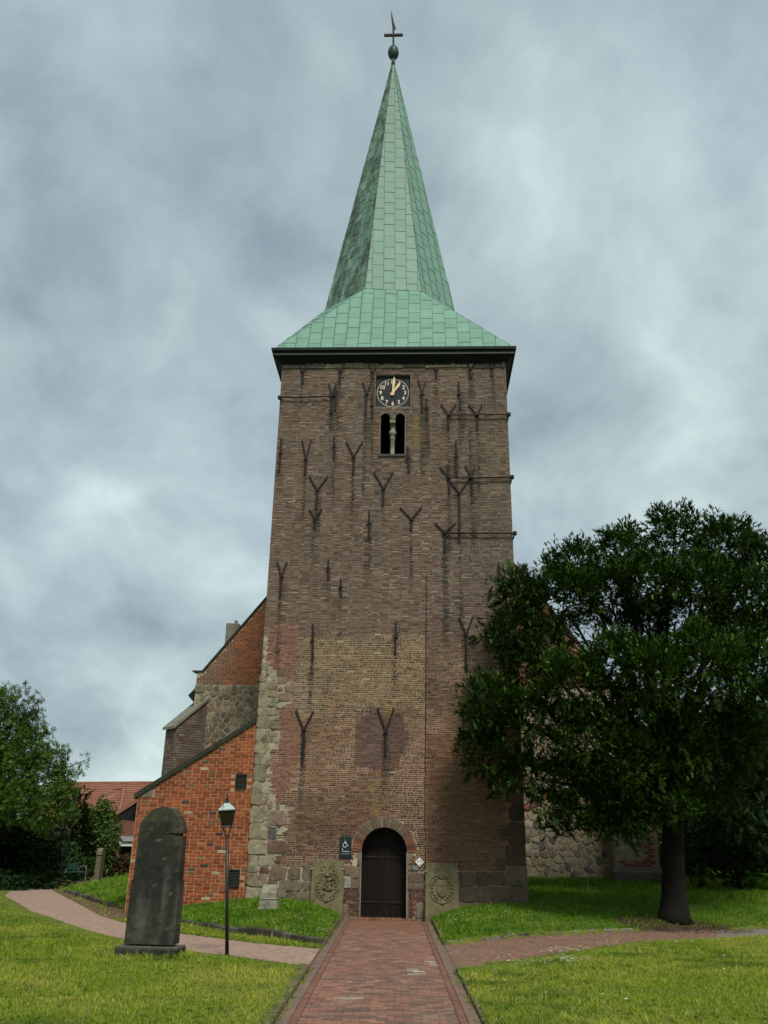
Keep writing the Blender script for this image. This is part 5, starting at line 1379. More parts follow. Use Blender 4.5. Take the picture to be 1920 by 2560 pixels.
# ------------------------------------------------------------------ foliage
def rand_basis(Zax, spin=None, rg=RNG):
    """(n,3,3) matrices whose third column is Zax"""
    n = len(Zax); r_ = rg.normal(size=(n, 3))
    x = r_ - (r_ * Zax).sum(1)[:, None] * Zax; x /= np.linalg.norm(x, axis=1)[:, None]
    y = np.cross(Zax, x)
    return np.stack([x, y, Zax], 2)
def unit(v): return v / np.maximum(np.linalg.norm(v, axis=1), 1e-6)[:, None]
def leaf_cluster(n, length, width, spread, seed):
    """a twig end: n pointed leaves round a short axis (+z), each two triangles folded at the midrib"""
    rg = np.random.default_rng(seed); V, F = [], []
    for i in range(n):
        t = rg.uniform(0.05, 1.0); a = i * 2.4 + rg.uniform(-.4, .4); tilt = rg.uniform(0.5, 1.25)
        d = np.array([math.cos(a) * math.sin(tilt), math.sin(a) * math.sin(tilt), math.cos(tilt)])
        side = np.cross(d, [0, 0, 1.0]); side /= np.linalg.norm(side); up = np.cross(side, d)
        p = np.array([0, 0, t * spread]); l = length * rg.uniform(0.7, 1.2); w_ = width * rg.uniform(0.8, 1.2)
        o = len(V)
        V += [p, p + d * l * 0.5 + side * w_ / 2 + up * w_ * 0.15, p + d * l + up * -0.1 * l, p + d * l * 0.5 - side * w_ / 2 + up * w_ * 0.15]
        F += [(o, o + 1, o + 2), (o, o + 2, o + 3)]
    return np.array(V), np.array(F)
def yew_spray(seed):
    """short flat feathery shoot along +z, side needles in pairs"""
    rg = np.random.default_rng(seed); V, F = [], []
    n = 6
    for i in range(n):
        t = i / (n - 1)
        for s in (-1, 1):
            o = len(V); L = 0.40 * (1 - 0.5 * t) * rg.uniform(0.7, 1.2); a = rg.uniform(0.5, 1.1)
            p = np.array([0, -0.10 * t * t, t * 0.62]); q = p + np.array([s * L * math.sin(a), rg.uniform(-0.12, 0.06), L * math.cos(a)]); w_ = 0.085
            V += [p + [0, 0, -w_], q, p + [0, 0, w_]]; F.append((o, o + 1, o + 2))
    o = len(V); V += [np.array([-0.05, -0.1, 0.5]), np.array([0.05, -0.1, 0.5]), np.array([0, -0.14, 0.9])]; F.append((o, o + 1, o + 2))
    return np.array(V), np.array(F)
def shell_points(lobes, per_area, inner=0.45, rg=RNG, noise_amp=0.22):
    """points through lumpy spheres, mostly near their surface, dropped where deep inside another lobe"""
    Ps, Ns, T = [], [], []
    Cn = np.array([l[:3] for l in lobes]); R = np.array([l[3] for l in lobes])
    for i, l in enumerate(lobes):
        dn = l[4] if len(l) > 4 else 1.0
        n = int(per_area * dn * R[i] ** 2 * 4 * math.pi)
        d = unit(rg.normal(size=(n, 3)))
        lump = 1 + noise_amp * (np.sin(d[:, 0] * 5 + i) * np.sin(d[:, 1] * 5 + 2 * i) + 0.6 * np.sin(d[:, 2] * 9 + 3 * i) * np.sin(d[:, 0] * 8))
        t = 1 - (1 - inner) * rg.random(n) ** 1.8
        p = Cn[i] + d * (R[i] * lump * t)[:, None]
        depth = np.full(n, 1e9)
        for j in range(len(lobes)):
            if j != i: depth = np.minimum(depth, np.linalg.norm(p - Cn[j], axis=1) / R[j])
        keep = depth > 0.62
        Ps.append(p[keep]); Ns.append(d[keep]); T.append(t[keep])
    return np.concatenate(Ps), np.concatenate(Ns), np.concatenate(T)
def foliage(name, lobes, per_area, base, size, cols, mat, parent, inner=0.45, up=0.5, noise_amp=0.22, droop=0.0, jitter=0.5):
    P, N, T = shell_points(lobes, per_area, inner, noise_amp=noise_amp)
    n = len(P)
    Z = unit(N + np.array([0, 0, up - droop]) + RNG.normal(size=(n, 3)) * jitter)
    B = rand_basis(Z)
    # turn flat sprays so that their upper side looks up
    upv = np.array([0, 0, 1.0]) - Z * Z[:, 2:3]; upv = unit(upv + RNG.normal(size=(n, 3)) * 0.25)
    y = unit(upv - (upv * Z).sum(1)[:, None] * Z); x = np.cross(y, Z); B = np.stack([x, y, Z], 2)
    S = size * RNG.uniform(0.7, 1.3, n)
    a, b_ = np.array(cols[0]), np.array(cols[1]); m = RNG.random(n)[:, None] ** 1.5
    young = RNG.random((n, 1)) < 0.18
    Cc = a * (1 - m) + b_ * m
    if len(cols) > 2: Cc = np.where(young, np.array(cols[2]), Cc)
    Cc = Cc * RNG.uniform(0.8, 1.2, (n, 1))
    V, F, cc = scatter(base[0], base[1], P, B, S, Cc)
    return np_mesh(name, V, F, cc, mat, parent)
def limbs(paths, parent, name='trunk', mat=None, wob=0.15, n=9):
    mb = MB()
    for pts, rs in paths: mb.tube(pts, rs, n, wob=wob)
    return mb.build(name, mat or M['bark'], parent, smooth=True)
SPRAY = yew_spray(3)
# ---- big yew on the right
YEW = [(3.67, -1.5, 8.94, 0.71), (3.5, -1.5, 7.68, 0.75), (5.78, -0.5, 10.22, 0.81), (7.38, 0.0, 10.73, 0.83), (9.32, 0.3, 11.34, 1.01), (10.98, 0.5, 11.15, 1.04), (12.19, 0.8, 10.65, 0.98), (5.11, -1.0, 8.79, 1.02), (6.69, -0.5, 9.2, 0.98), (7.79, -1.0, 9.39, 1.03), (9.28, -1.0, 9.22, 1.14), (10.94, -0.5, 9.0, 1.16), (4.93, -2.8, 6.03, 0.86), (2.82, -1.9, 5.66, 0.83), (2.69, -1.7, 4.34, 0.71), (3.95, -2.3, 5.14, 0.81), (6.13, -2.5, 6.65, 0.88), (7.09, -3.0, 6.19, 1.01), (8.64, -2.8, 6.57, 1.03), (10.2, -2.0, 6.63, 1.06), (5.31, -2.6, 4.65, 0.9), (4.69, -2.2, 3.61, 0.58), (6.37, -2.4, 4.17, 1.01), (7.93, -1.8, 4.62, 1.04), (9.64, -1.0, 5.11, 0.96), (6.12, -2.0, 3.08, 0.74), (7.6, -1.2, 3.45, 0.82), (9.37, -0.2, 3.86, 0.8), (10.97, 0.3, 4.88, 1.01), (8.43, 1.5, 8.9, 0.85), (11.42, 1.8, 8.42, 1.18), (4.82, -2.3, 2.71, 0.36), (5.56, -2.2, 2.57, 0.42), (3.1, -1.7, 3.56, 0.38), (7.92, 0.8, 5.48, 1.16), (4.63, -1.2, 7.17, 0.81), (3.89, -1.4, 6.83, 0.63), (4.19, -2.2, 2.96, 0.37), (6.09, -2.2, 2.5, 0.42), (5.24, -2.2, 2.96, 0.58), (3.81, -2.0, 3.76, 0.48), (4.5, -2.2, 2.46, 0.26), (6.5, -2.0, 2.75, 0.5), (6.87, -1.8, 2.95, 0.5), (7.6, -2.2, 2.95, 0.42)]
ty, tx_ = -0.75, 7.72
tz = H(tx_, ty)
yew = thing('yew_tree', 'large dark spreading yew with thick trunk on the right lawn', 'tree', (tx_, ty, tz))
def loc(L, o): return [(l[0] - o[0], l[1] - o[1], l[2] - o[2]) + tuple(l[3:]) for l in L]
yl = loc(YEW, (tx_, ty, tz))
subs = []
rg_ = random.Random(4)
for l in yl:      # smaller tufts round each bough give the outline its teeth
    for _ in range(5):
        a, e = rg_.uniform(0, 6.283), rg_.uniform(-0.6, 1.2); k = l[3] * rg_.uniform(0.75, 1.02)
        subs.append((l[0] + k * math.cos(a) * math.cos(e), l[1] + k * math.sin(a) * math.cos(e) * 0.6, l[2] + k * math.sin(e), l[3] * rg_.uniform(0.28, 0.45), 1.2))
foliage('crown', yl + subs, 155, SPRAY, 0.175, [(0.014, 0.034, 0.005), (0.046, 0.098, 0.010), (0.092, 0.160, 0.018)], M['yew'], yew, inner=0.5, up=0.6, droop=0.0, jitter=0.6, noise_amp=0.34)
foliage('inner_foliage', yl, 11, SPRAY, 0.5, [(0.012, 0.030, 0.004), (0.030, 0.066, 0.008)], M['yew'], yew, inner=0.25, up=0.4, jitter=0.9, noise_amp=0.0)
tr = [([(0, 0, -0.1), (0.0, 0.02, 0.12), (0.03, 0.02, 0.5), (0.10, 0.03, 1.2), (0.18, 0.05, 2.0), (0.28, 0.05, 3.0), (0.38, 0, 4.6), (0.45, 0.1, 7.0), (0.5, 0.2, 9.6)], [0.55, 0.42, 0.335, 0.30, 0.29, 0.27, 0.22, 0.15, 0.05])]
for l in yl:
    z0 = min(max(2.9, l[2] * 0.45), 5.5); m = Vector((l[0] * 0.45, l[1] * 0.45, z0 + (l[2] - z0) * 0.45))
    tr.append(([(0.27, 0.02, z0), tuple(m), (l[0] * 0.92, l[1] * 0.92, l[2] - 0.1)], [0.12, 0.07, 0.02]))
limbs(tr, yew, wob=0.10, n=14)
# ---- dark shrubs and trees right of the yew
YC = [(0.013, 0.030, 0.009), (0.024, 0.052, 0.014), (0.045, 0.085, 0.02)]
def shrub(name, label, cat, x, y, lobes, per_area, base, size, cols, mat, group=None, trunk=True, **kw):
    z = H(x, y); t = thing(name, label, cat, (x, y, z - 0.02), group=group)
    foliage('foliage' if cat != 'tree' else 'crown', lobes, per_area, base, size, cols, mat, t, **kw)
    if trunk:
        pth = [([(0, 0, -0.1), (0.03, 0.02, 0.5), (0.0, 0.0, max(l[2] for l in lobes) * 0.8)], [0.12, 0.09, 0.03])]
        for l in lobes[:8]: pth.append(([(0, 0, 0.35), (l[0] * 0.5, l[1] * 0.5, l[2] * 0.6), (l[0] * 0.9, l[1] * 0.9, l[2])], [0.05, 0.035, 0.012]))
        limbs(pth, t, 'trunk' if cat == 'tree' else 'stems', n=7)
    return t
def bush_lobes(w_, d, h, n, r0, seed, flat=0.0):
    rg = random.Random(seed); out = []
    for i in range(n):
        a = rg.uniform(0, 6.283); k = math.sqrt(rg.random()); zt = rg.uniform(r0 * 0.6, max(r0 * 0.7, h - r0 * (0.6 + 0.6 * k)))
        out.append((w_ * k * math.cos(a), d * k * math.sin(a), zt, r0 * rg.uniform(0.7, 1.2)))
    return out
LEAF = leaf_cluster(8, 0.55, 0.26, 0.6, 1)
LEAF2 = leaf_cluster(7, 0.62, 0.22, 0.9, 2)
shrub('yew_bush', 'dark low spreading yew bush right of the big yew trunk', 'bush', 11.4, 4.2, bush_lobes(1.7, 1.2, 3.0, 12, 0.75, 1), 42, SPRAY, 0.36, YC, M['yew'])
shrub('dark_tree', 'dense dark tree at the right edge behind the yew', 'tree', 14.6, 7.2, bush_lobes(2.0, 1.8, 7.6, 22, 1.15, 2), 22, SPRAY, 0.5, YC, M['yew'])
shrub('light_bush', 'light green leafy bush behind the yew trunk', 'bush', 11.7, 9.6, bush_lobes(1.3, 1.0, 2.6, 9, 0.6, 3), 40, LEAF, 0.24, [(0.035, 0.075, 0.018), (0.06, 0.12, 0.03)], M['leaf'])
shrub('round_tree', 'mid green tree far behind the yew on the right', 'tree', 17.5, 16.5, bush_lobes(2.6, 2.2, 7.5, 18, 1.4, 6), 18, LEAF, 0.42, [(0.025, 0.055, 0.015), (0.045, 0.09, 0.022)], M['leaf'])
shrub('loose_tree', 'slender loose tree seen through the yew at the right', 'tree', 15.2, 19, bush_lobes(1.8, 1.6, 6.5, 12, 1.1, 8), 16, LEAF, 0.40, [(0.03, 0.065, 0.018), (0.05, 0.10, 0.025)], M['leaf'])
shrub('garden_hedge', 'distant clipped hedge closing the lawn on the right', 'hedge', 16.0, 25, [(x * 0.9 - 6.5, rnd(-.3, .3), 0.9 + rnd(-.15, .2), 0.95) for x in range(15)], 22, LEAF, 0.34, [(0.025, 0.055, 0.014), (0.04, 0.08, 0.02)], M['leaf'], trunk=False)

# ---- leafy tree at the left edge
LT = [(-16.72, 11.0, 7.46, 0.65, 0.7), (-15.78, 11.0, 7.48, 0.56, 0.30), (-15.21, 11.0, 7.16, 0.42, 0.28), (-16.2, 11.0, 6.15, 0.92, 0.9), (-15.11, 11.0, 5.45, 0.82, 1), (-14.19, 11.0, 4.85, 0.64, 1), (-15.88, 11.0, 4.56, 1.09, 1), (-14.44, 11.0, 4.15, 0.95, 1), (-13.29, 10.5, 3.71, 0.49, 1), (-13.87, 11.0, 5.42, 0.32, 0.4), (-15.17, 10.5, 3.26, 0.84, 1), (-13.9, 10.5, 3.07, 0.79, 1), (-12.93, 10.5, 2.84, 0.31, 0.8), (-18.08, 12.0, 6.8, 1.19, 1), (-17.97, 12.0, 4.96, 1.4, 1), (-17.63, 12.0, 3.2, 1.38, 1), (-15.65, 12.0, 6.55, 0.57, 0.5), (-13.51, 11.0, 4.29, 0.27, 0.5), (-19.5, 12.5, 7.5, 1.5, 0.8), (-20, 12.5, 5, 1.7, 0.8), (-16.9, 10.2, 2.9, 0.7, 0.8), (-14.6, 10.9, 6.1, 0.35, 0.35), (-13.0, 10.9, 4.55, 0.28, 0.5), (-12.7, 10.8, 5.0, 0.16, 0.5)]
lo = (-17.2, 11.8, H(-17.2, 11.8))
lt = thing('leafy_tree', 'broad leafy green tree overhanging the path at the left edge', 'tree', lo)
ll = loc(LT, lo)
sub = []
for l in ll:
    for _ in range(4):
        a, e = rg_.uniform(0, 6.283), rg_.uniform(-0.9, 1.0); k = l[3] * rg_.uniform(0.8, 1.15)
        sub.append((l[0] + k * math.cos(a) * math.cos(e), l[1] + 0.6 * k * math.sin(a) * math.cos(e), l[2] + k * math.sin(e), l[3] * rg_.uniform(0.22, 0.4), l[4]))
foliage('crown', ll + sub, 50, LEAF2, 0.21, [(0.045, 0.100, 0.012), (0.085, 0.165, 0.022), (0.15, 0.22, 0.05)], M['leaf'], lt, inner=0.35, up=0.15, droop=0.25, jitter=0.7)
tr = [([(0, 0, -0.1), (0.05, 0, 1.0), (0.2, 0, 2.5), (0.4, -0.1, 4.5), (0.9, -0.3, 6.6)], [0.26, 0.2, 0.17, 0.11, 0.03])]
for l in ll:
    z0 = min(max(1.4, l[2] * 0.5), 4.5); tr.append(([(0.15, 0, z0), (l[0] * 0.5, l[1] * 0.5, z0 + (l[2] - z0) * 0.65), (l[0], l[1], l[2])], [0.07, 0.04, 0.012]))
for _ in range(26):     # bare drooping twigs showing against the sky
    a = rnd(0, 1); x, z = 0.9 + 1.4 * a + rnd(-.2, .2), 6.5 + rnd(-.2, 1.0)
    tr.append(([(x - 0.7, -0.6, z - 0.5), (x - 0.2, -0.75, z), (x + 0.25, -0.8, z - 0.25), (x + 0.4, -0.8, z - 0.8 - rnd(0, .4))], [0.015, 0.012, 0.009, 0.005]))
limbs(tr, lt, n=6)
# ---- understorey and background plants on the left
DK = [(0.012, 0.028, 0.009), (0.026, 0.055, 0.014), (0.04, 0.08, 0.02)]
shrub('yew_hedge', 'dark evergreen shrub in deep shade under the leafy tree', 'bush', -16.9, 14.2, bush_lobes(1.9, 1.0, 3.4, 16, 0.85, 12), 30, LEAF, 0.26, DK, M['leaf'])
shrub('holly_bush', 'dark glossy bush behind the bench lamp post', 'bush', -17.6, 18.0, bush_lobes(1.5, 1.0, 3.2, 12, 0.8, 13), 30, LEAF, 0.26, DK, M['leaf'])
shrub('ground_ivy', 'low dark ivy bed along the outer edge of the curved path', 'ground cover', -15.6, 9.2, [(-0.9 + 0.35 * i + rnd(-.2, .2), -2.4 + 0.75 * i + rnd(-.2, .2), 0.12, rnd(0.28, 0.42)) for i in range(9)] + [(-1.9 + 0.35 * i + rnd(-.2, .2), -2.2 + 0.75 * i + rnd(-.2, .2), 0.18, rnd(0.3, 0.5)) for i in range(9)], 70, LEAF, 0.17, [(0.015, 0.040, 0.012), (0.03, 0.065, 0.016)], M['leaf'], trunk=False)
shrub('conifer', 'pointed dark conifer in front of the red roof', 'tree', -17.3, 23.5, [(rnd(-.2, .2) , rnd(-.2, .2), 0.7 + 0.42 * i, 1.25 * (1 - i / 10.5) + 0.12) for i in range(9)], 30, SPRAY, 0.42, [(0.016, 0.036, 0.012), (0.03, 0.06, 0.016), (0.055, 0.075, 0.02)], M['yew'])
shrub('small_tree', 'small rounded green tree below the red roof', 'tree', -15.9, 24.0, [(0, 0, 1.9, 0.85), (0.3, 0, 2.6, 0.7), (-0.25, 0.1, 3.0, 0.6), (0.05, 0, 3.45, 0.48), (0.5, 0, 1.5, 0.6), (-0.5, 0, 1.4, 0.6), (0.55, -0.1, 2.1, 0.55), (-0.1, 0, 3.8, 0.25), (0.1, -0.2, 0.8, 0.6)], 55, LEAF, 0.20, [(0.060, 0.125, 0.020), (0.10, 0.19, 0.035), (0.17, 0.22, 0.07)], M['leaf'], up=0.2)
shrub('laurel_bush', 'bright leafy laurel bush behind the bench', 'bush', -16.6, 21.0, bush_lobes(0.7, 0.5, 1.5, 9, 0.42, 21), 80, LEAF, 0.22, [(0.05, 0.14, 0.035), (0.09, 0.20, 0.06)], M['leaf'])
shrub('green_shrub', 'mid green shrub between the bench and the mossy gravestone', 'bush', -15.6, 20.2, bush_lobes(0.6, 0.5, 1.15, 8, 0.38, 22), 70, LEAF, 0.17, [(0.03, 0.065, 0.016), (0.055, 0.10, 0.024)], M['leaf'])
shrub('reddish_shrub', 'reddish brown shrub beside the house window', 'bush', -14.75, 24.5, bush_lobes(0.75, 0.5, 1.35, 9, 0.38, 23), 60, LEAF, 0.18, [(0.075, 0.045, 0.022), (0.13, 0.07, 0.035), (0.05, 0.07, 0.02)], M['leaf'])
shrub('low_hedge', 'low green hedge between the mossy gravestone and the church corner', 'hedge', -14.2, 26.5, [(-1.0 + 0.33 * i, rnd(-.2, .2), 0.35 + rnd(-.08, .1), 0.42) for i in range(8)], 80, LEAF, 0.17, [(0.06, 0.15, 0.025), (0.10, 0.20, 0.04)], M['leaf'], trunk=False)
shrub('back_hedge', 'dark hedge closing the churchyard behind the house path', 'hedge', -19.5, 27.5, [(-3.2 + 0.8 * i, rnd(-.3, .3), 0.8 + rnd(-.1, .3), 1.0) for i in range(8)], 26, LEAF, 0.3, DK, M['leaf'], trunk=False)
shrub('wood_edge_tree', 'tall dark tree behind the leafy tree at the far left', 'tree', -22.5, 20.5, bush_lobes(2.4, 2.0, 7.0, 18, 1.3, 31), 16, LEAF, 0.42, DK, M['leaf'])
# tuft of plants on the tower wall
tf = thing('wall_tuft', 'small green tuft growing from the tower wall beside an iron anchor', 'plant', wpos(2.56, -0.04, 7.85))
foliage('foliage', [(0, -0.03, 0, 0.07), (0.06, -0.03, -0.02, 0.06)], 500, LEAF, 0.09, [(0.03, 0.05, 0.015), (0.05, 0.08, 0.02)], M['leaf'], tf)

# ------------------------------------------------------------------ grass and daisies
def blade_tuft(seed, n=4):
    rg = np.random.default_rng(seed); V, F = [], []
    for i in range(n):
        a = rg.uniform(0, 6.283); lean = rg.uniform(0.35, 1.15); w_ = 0.075 * rg.uniform(0.8, 1.3); h = rg.uniform(0.6, 1.1)
        d = np.array([math.cos(a), math.sin(a), 0]); s = np.array([-d[1], d[0], 0]); p = np.array([rg.uniform(-.3, .3), rg.uniform(-.3, .3), 0])
        o = len(V)
        V += [p - s * w_ * 1.3, p + s * w_ * 1.3, p + d * lean * h + [0, 0, h * 0.95]]
        F += [(o, o + 1, o + 2)]
    return np.array(V), np.array(F)
def vnoise(X, Y, s, seed=0):
    x, y = X * s, Y * s; xi, yi = np.floor(x).astype(int), np.floor(y).astype(int); fx, fy = x - xi, y - yi
    fx, fy = fx * fx * (3 - 2 * fx), fy * fy * (3 - 2 * fy)
    def hsh(a, b): 
        q = np.sin(a * 127.1 + b * 311.7 + seed * 74.7) * 43758.5453; return q - np.floor(q)
    return (hsh(xi, yi) * (1 - fx) + hsh(xi + 1, yi) * fx) * (1 - fy) + (hsh(xi, yi + 1) * (1 - fx) + hsh(xi + 1, yi + 1) * fx) * fy
TUFT = blade_tuft(5)
def church_mask(X, Y):
    c, s = math.cos(TYAW), math.sin(TYAW); u = c * X - s * Y; v = s * X + c * Y
    return ((np.abs(u) < 3.97) & (v > -0.02) & (v < 8)) | ((u > -7.4) & (u < -3.9) & (v > -0.0) & (v < 8)) | ((u > -8) & (u < 8.85) & (v > 7.8))
def grass(x0, x1, y0, y1, dens, size, fn):
    n = int((x1 - x0) * (y1 - y0) * dens)
    X, Y = RNG.uniform(x0, x1, n), RNG.uniform(y0, y1, n)
    keep = fn(X, Y) & ~church_mask(X, Y) & ~((np.abs(X) < 1.26) & (Y < 0.4)) & ~inpoly_np(X, Y, LP) & ~inpoly_np(X, Y, RP)
    keep &= ~((np.abs(X + 4.1) < 0.55) & (np.abs(Y + 9.18) < 0.25)) & ~((np.abs(X + 3.0) < 0.25) & (np.abs(Y + 1.95) < 0.17))
    X, Y = X[keep], Y[keep]
    # inside the picture only (a wide wedge round the view)
    ang = (X - 0.12) / (Y + 25.9); k2 = np.abs(ang + 0.0) < 0.85; X, Y = X[k2], Y[k2]
    return X, Y, np.full(len(X), size)
def colour(X, Y, kind):
    a = vnoise(X, Y, 0.8, 1); b_ = vnoise(X, Y, 2.6, 2); c_ = RNG.random(len(X))
    if kind == 'front':
        base = np.array([0.225, 0.305, 0.026]); alt = np.array([0.395, 0.405, 0.070]); dk = np.array([0.080, 0.160, 0.012])
    else:
        base = np.array([0.125, 0.250, 0.014]); alt = np.array([0.190, 0.280, 0.026]); dk = np.array([0.060, 0.150, 0.009])
    t = np.clip(a * 1.3 - 0.35 + 0.3 * (c_ - 0.5), 0, 1)[:, None]; d = np.clip(b_ * 1.6 - 0.85 + 0.9 * (vnoise(X, Y, 0.45, 31) - 0.5) + 0.2 * (c_ - 0.5), 0, 1)[:, None]
    C3 = base * (1 - t) + alt * t; C3 = C3 * (1 - d) + dk * d
    straw = RNG.random((len(X), 1)) < (0.07 if kind == 'front' else 0.03)
    C3 = np.where(straw, np.array([0.32, 0.28, 0.12]), C3)
    return C3 * RNG.uniform(0.75, 1.25, (len(X), 1))
VV, FF, CC = [], [], []; off = 0
def add_grass(X, Y, size, kind, thin=None):
    global off
    if thin is not None:
        k = RNG.random(len(X)) < thin(X, Y); X, Y = X[k], Y[k]
    n = len(X); Z = np.maximum(Hn(X, Y), -0.01)
    ok = Hn(X, Y) > 0.0; X, Y, Z = X[ok], Y[ok], Z[ok]; n = len(X)
    Zax = unit(np.stack([RNG.normal(size=n) * 0.18, RNG.normal(size=n) * 0.18, np.ones(n)], 1)); B = rand_basis(Zax)
    S = size * RNG.uniform(0.6, 1.35, n) * (0.75 + 0.5 * vnoise(X, Y, 1.7, 5))
    tall = RNG.random(n) < 0.02; S = np.where(tall, S * 1.9, S)
    gr = (np.abs(np.abs(X + 4.1) - 0.62) < 0.10) & (np.abs(Y + 9.18) < 0.4) | (np.abs(X + 4.1) < 0.7) & (np.abs(Y + 9.50) < 0.08) | (np.hypot(X + 2.86, Y + 8.5) < 0.15)
    S = np.where(gr, S * 1.7, S)
    if kind == 'front': S *= np.clip(np.minimum(dline_np(X, Y, LP_OUT), dline_np(X, Y, RP_OUT)) / 0.8, 0.45, 1)
    V, F, c = scatter(TUFT[0], TUFT[1], np.stack([X, Y, Z - 0.005], 1), B, S, colour(X, Y, kind), np.tile([0.85, 0.85, 1.1], 4))
    VV.append(V); FF.append(F + off); CC.append(c); off += len(V)
inBL = lambda X, Y: inpoly_np(X, Y, BL)
inBR = lambda X, Y: inpoly_np(X, Y, BR)
frontL = lambda X, Y: (X < -1.4) & ~inpoly_np(X, Y, BL) & ~inpoly_np(X, Y, SOILSTRIP)
frontR = lambda X, Y: (X > 1.27) & ~inpoly_np(X, Y, BR)
X, Y, s = grass(-9, -1.4, -16.5, -4.5, 1100, 0.065, frontL); add_grass(X, Y, 0.044, 'front')
X, Y, s = grass(-13.5, -5.5, -9.5, 8, 300, 0.08, frontL); add_grass(X, Y, 0.062, 'front')
X, Y, s = grass(-15, -9, -16.5, -9.5, 260, 0.06, frontL); add_grass(X, Y, 0.06, 'front')
X, Y, s = grass(9, 14, -16.5, -8, 260, 0.06, frontR); add_grass(X, Y, 0.06, 'front')
X, Y, s = grass(1.25, 9, -16.5, -3.5, 1100, 0.06, frontR); add_grass(X, Y, 0.044, 'front')
X, Y, s = grass(8, 14, -8, 1, 380, 0.08, frontR); add_grass(X, Y, 0.06, 'front')
X, Y, s = grass(-8, -1.2, -6.6, 0.1, 800, 0.10, inBL); add_grass(X, Y, 0.064, 'bank')
X, Y, s = grass(-14, -7.3, -1, 20, 200, 0.12, inBL); add_grass(X, Y, 0.095, 'bank')
sparse = lambda X, Y: np.where(np.hypot((X - 7.6) / 1.7, (Y + 1.4) / 0.9) < 1, 0.18, 1.0)
X, Y, s = grass(1.2, 14, -6.2, 3, 440, 0.09, inBR); add_grass(X, Y, 0.062, 'bank', sparse)
X, Y, s = grass(3.9, 15, 2, 16, 180, 0.13, inBR); add_grass(X, Y, 0.095, 'bank')
strip = lambda X, Y: inpoly_np(X, Y, SOILSTRIP)
X, Y, s = grass(-8, -1.2, -7, -1.5, 420, 0.07, strip); add_grass(X, Y, 0.06, 'front')
X, Y, s = grass(-14, -7, -2, 14, 70, 0.07, strip); add_grass(X, Y, 0.07, 'front', lambda X, Y: np.full(len(X), 0.3))
for sx in (-1, 1):      # grass creeping over the edging
    for y0, y1 in ((-15.5, -9.8), (-6.3, -0.5)):
        n = 260; X = sx * RNG.uniform(1.17, 1.40, n); Y = RNG.uniform(y0, y1, n); k = vnoise(X * 3, Y, 1.6, 12) > 0.42; X, Y = X[k], Y[k]; n = len(X)
        Zax = unit(np.stack([-sx * 0.5 * RNG.random(n), RNG.normal(size=n) * 0.2, np.ones(n)], 1))
        V, F, c = scatter(TUFT[0], TUFT[1], np.stack([X, Y, np.where(np.abs(X) > 1.235, 0.05, 0.0)], 1), rand_basis(Zax), RNG.uniform(0.035, 0.07, n), colour(X, Y, 'bank'), np.tile([0.85, 0.85, 1.1], 4))
        VV.append(V); FF.append(F + off); CC.append(c); off += len(V)
rose = leaf_cluster(7, 0.9, 0.42, 0.1, 40); rose = (rose[0] * np.array([1, 1, 0.35]), rose[1])
n = 900; X = np.r_[RNG.uniform(-9, -1.5, n), RNG.uniform(1.4, 9, n)]; Y = np.r_[RNG.uniform(-15, -6, n), RNG.uniform(-15, -5, n)]
k = (vnoise(X, Y, 0.9, 21) > 0.62) & (frontL(X, Y) | frontR(X, Y)) & ~inpoly_np(X, Y, LP) & ~inpoly_np(X, Y, RP); X, Y = X[k], Y[k]; n = len(X)
V, F, c = scatter(rose[0], rose[1], np.stack([X, Y, Hn(X, Y) + 0.012], 1), rand_basis(unit(np.stack([RNG.normal(size=n) * .1, RNG.normal(size=n) * .1, np.ones(n)], 1))), RNG.uniform(0.04, 0.09, n), np.array([[0.10, 0.20, 0.022]]) * RNG.uniform(0.7, 1.3, (n, 1)))
VV.append(V); FF.append(F + off); CC.append(c); off += len(V)
g_ = np_mesh('grass', np.concatenate(VV), np.concatenate(FF), np.concatenate(CC), M['blade'], kind='stuff')
g_['label'] = 'green mown lawn grass with paler patches beside the paths'; g_['category'] = 'grass'
print('grass tris', sum(len(f) for f in FF))
# rank grass standing against stones
# daisies
dm_v, dm_f, dm_c, dm_p = [], [], [], []
def daisies(n, x0, x1, y0, y1, fn, thr):
    out = []
    while len(out) < n:
        x, y = rnd(x0, x1), rnd(y0, y1)
        if fn(np.array([x]), np.array([y]))[0] and float(vnoise(np.array([x]), np.array([y]), 1.1, 9)[0]) > thr and not church_mask(np.array([x]), np.array([y]))[0]: out.append((x, y))
    return out
spots = daisies(150, 1.35, 6.5, -9.8, -4.5, lambda X, Y: frontR(X, Y) & (dline_np(X, Y, RP_OUT) < 1.5) & ~inpoly_np(X, Y, RP), 0.42)
spots += daisies(26, 1.4, 6.5, -13.5, -5, lambda X, Y: frontR(X, Y) & ~inpoly_np(X, Y, RP), 0.5)
spots += daisies(42, -4.8, -1.3, -5.8, -0.4, inBL, 0.4) + daisies(22, 1.4, 3.4, -5.2, -1.5, inBR, 0.4)
mb = MB()
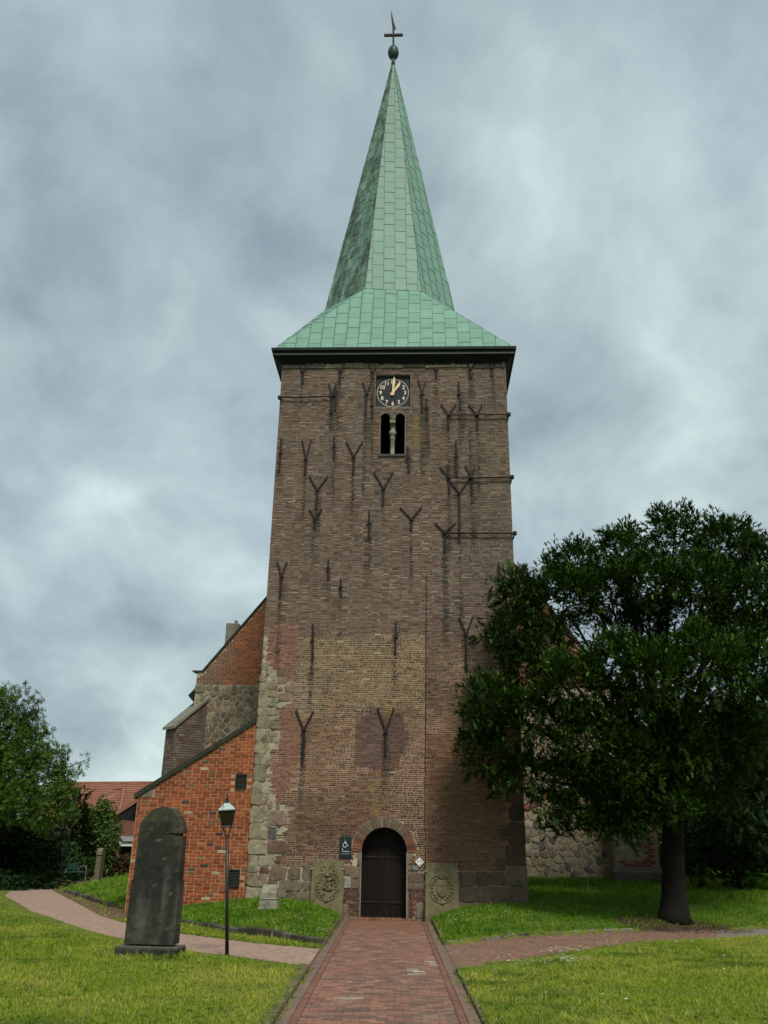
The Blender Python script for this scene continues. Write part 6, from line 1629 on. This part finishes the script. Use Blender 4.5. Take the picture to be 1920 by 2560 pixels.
for x, y in spots:
    z = H(x, y) + rnd(0.06, 0.11); r_ = rnd(0.018, 0.030); tx0, ty0 = rnd(-.4, .4), rnd(-.8, .1)
    vs = [(x, y, z + 0.004)] + [(x + r_ * math.cos(t), y + r_ * math.sin(t), z + r_ * (tx0 * math.cos(t) - ty0 * math.sin(t) * -1)) for t in [2 * math.pi * i / 8 for i in range(8)]]
    mb.add(vs, [(0, 1 + i, 1 + (i + 1) % 8) for i in range(8)], (0.80, 0.80, 0.74))
    mb.add([(x - 0.002, y, z - 0.1), (x + 0.002, y, z - 0.1), (x, y, z)], [(0, 1, 2)], (0.06, 0.12, 0.02))
    mb.add([(x + 0.006 * math.cos(t), y + 0.006 * math.sin(t), z + 0.008) for t in (0, 1.57, 3.14, 4.71)], [(0, 1, 2, 3)], (0.75, 0.5, 0.05))
d_ = mb.build('daisies', M['petal'], kind='stuff'); d_['label'] = 'white daisies scattered through the lawn grass'; d_['category'] = 'daisies'
# dead leaves and litter under the yew
n = 1500; A = RNG.uniform(0, 6.283, n); K = np.sqrt(RNG.random(n)); X = 7.6 + 2.0 * K * np.cos(A); Y = -1.35 + 0.95 * K * np.sin(A)
X = np.r_[X, RNG.uniform(3, 11, 500)]; Y = np.r_[Y, np.interp(X[1500:], [3.2, 5.5, 6.8, 10.3], [-3.9, -2.35, -1.95, -0.35]) + RNG.normal(size=500) * 0.25]
n = len(X); Z = np.maximum(Hn(X, Y), 0.0) + 0.006
lf = (np.array([[-0.5, 0, 0], [0, -0.25, 0.06], [0.5, 0, 0.02], [0, 0.25, 0.05]]), np.array([[0, 1, 2], [0, 2, 3]]))
B = rand_basis(unit(np.stack([RNG.normal(size=n) * 0.3, RNG.normal(size=n) * 0.3, np.ones(n)], 1)))
V, F, c = scatter(lf[0], lf[1], np.stack([X, Y, Z], 1), B, RNG.uniform(0.03, 0.07, n), np.array([[0.10, 0.06, 0.03]]) * RNG.uniform(0.5, 1.5, (n, 1)))
l_ = np_mesh('leaf_litter', V, F, c, M['leaf'], kind='stuff'); l_['label'] = 'brown leaf litter under the yew'; l_['category'] = 'leaf litter'

print('TOTAL polys', sum(len(o.data.polygons) for o in bpy.data.objects if o.type == 'MESH'))
print(sorted([(len(o.data.polygons), o.name, o.parent.name if o.parent else '') for o in bpy.data.objects if o.type == 'MESH'])[-16:])
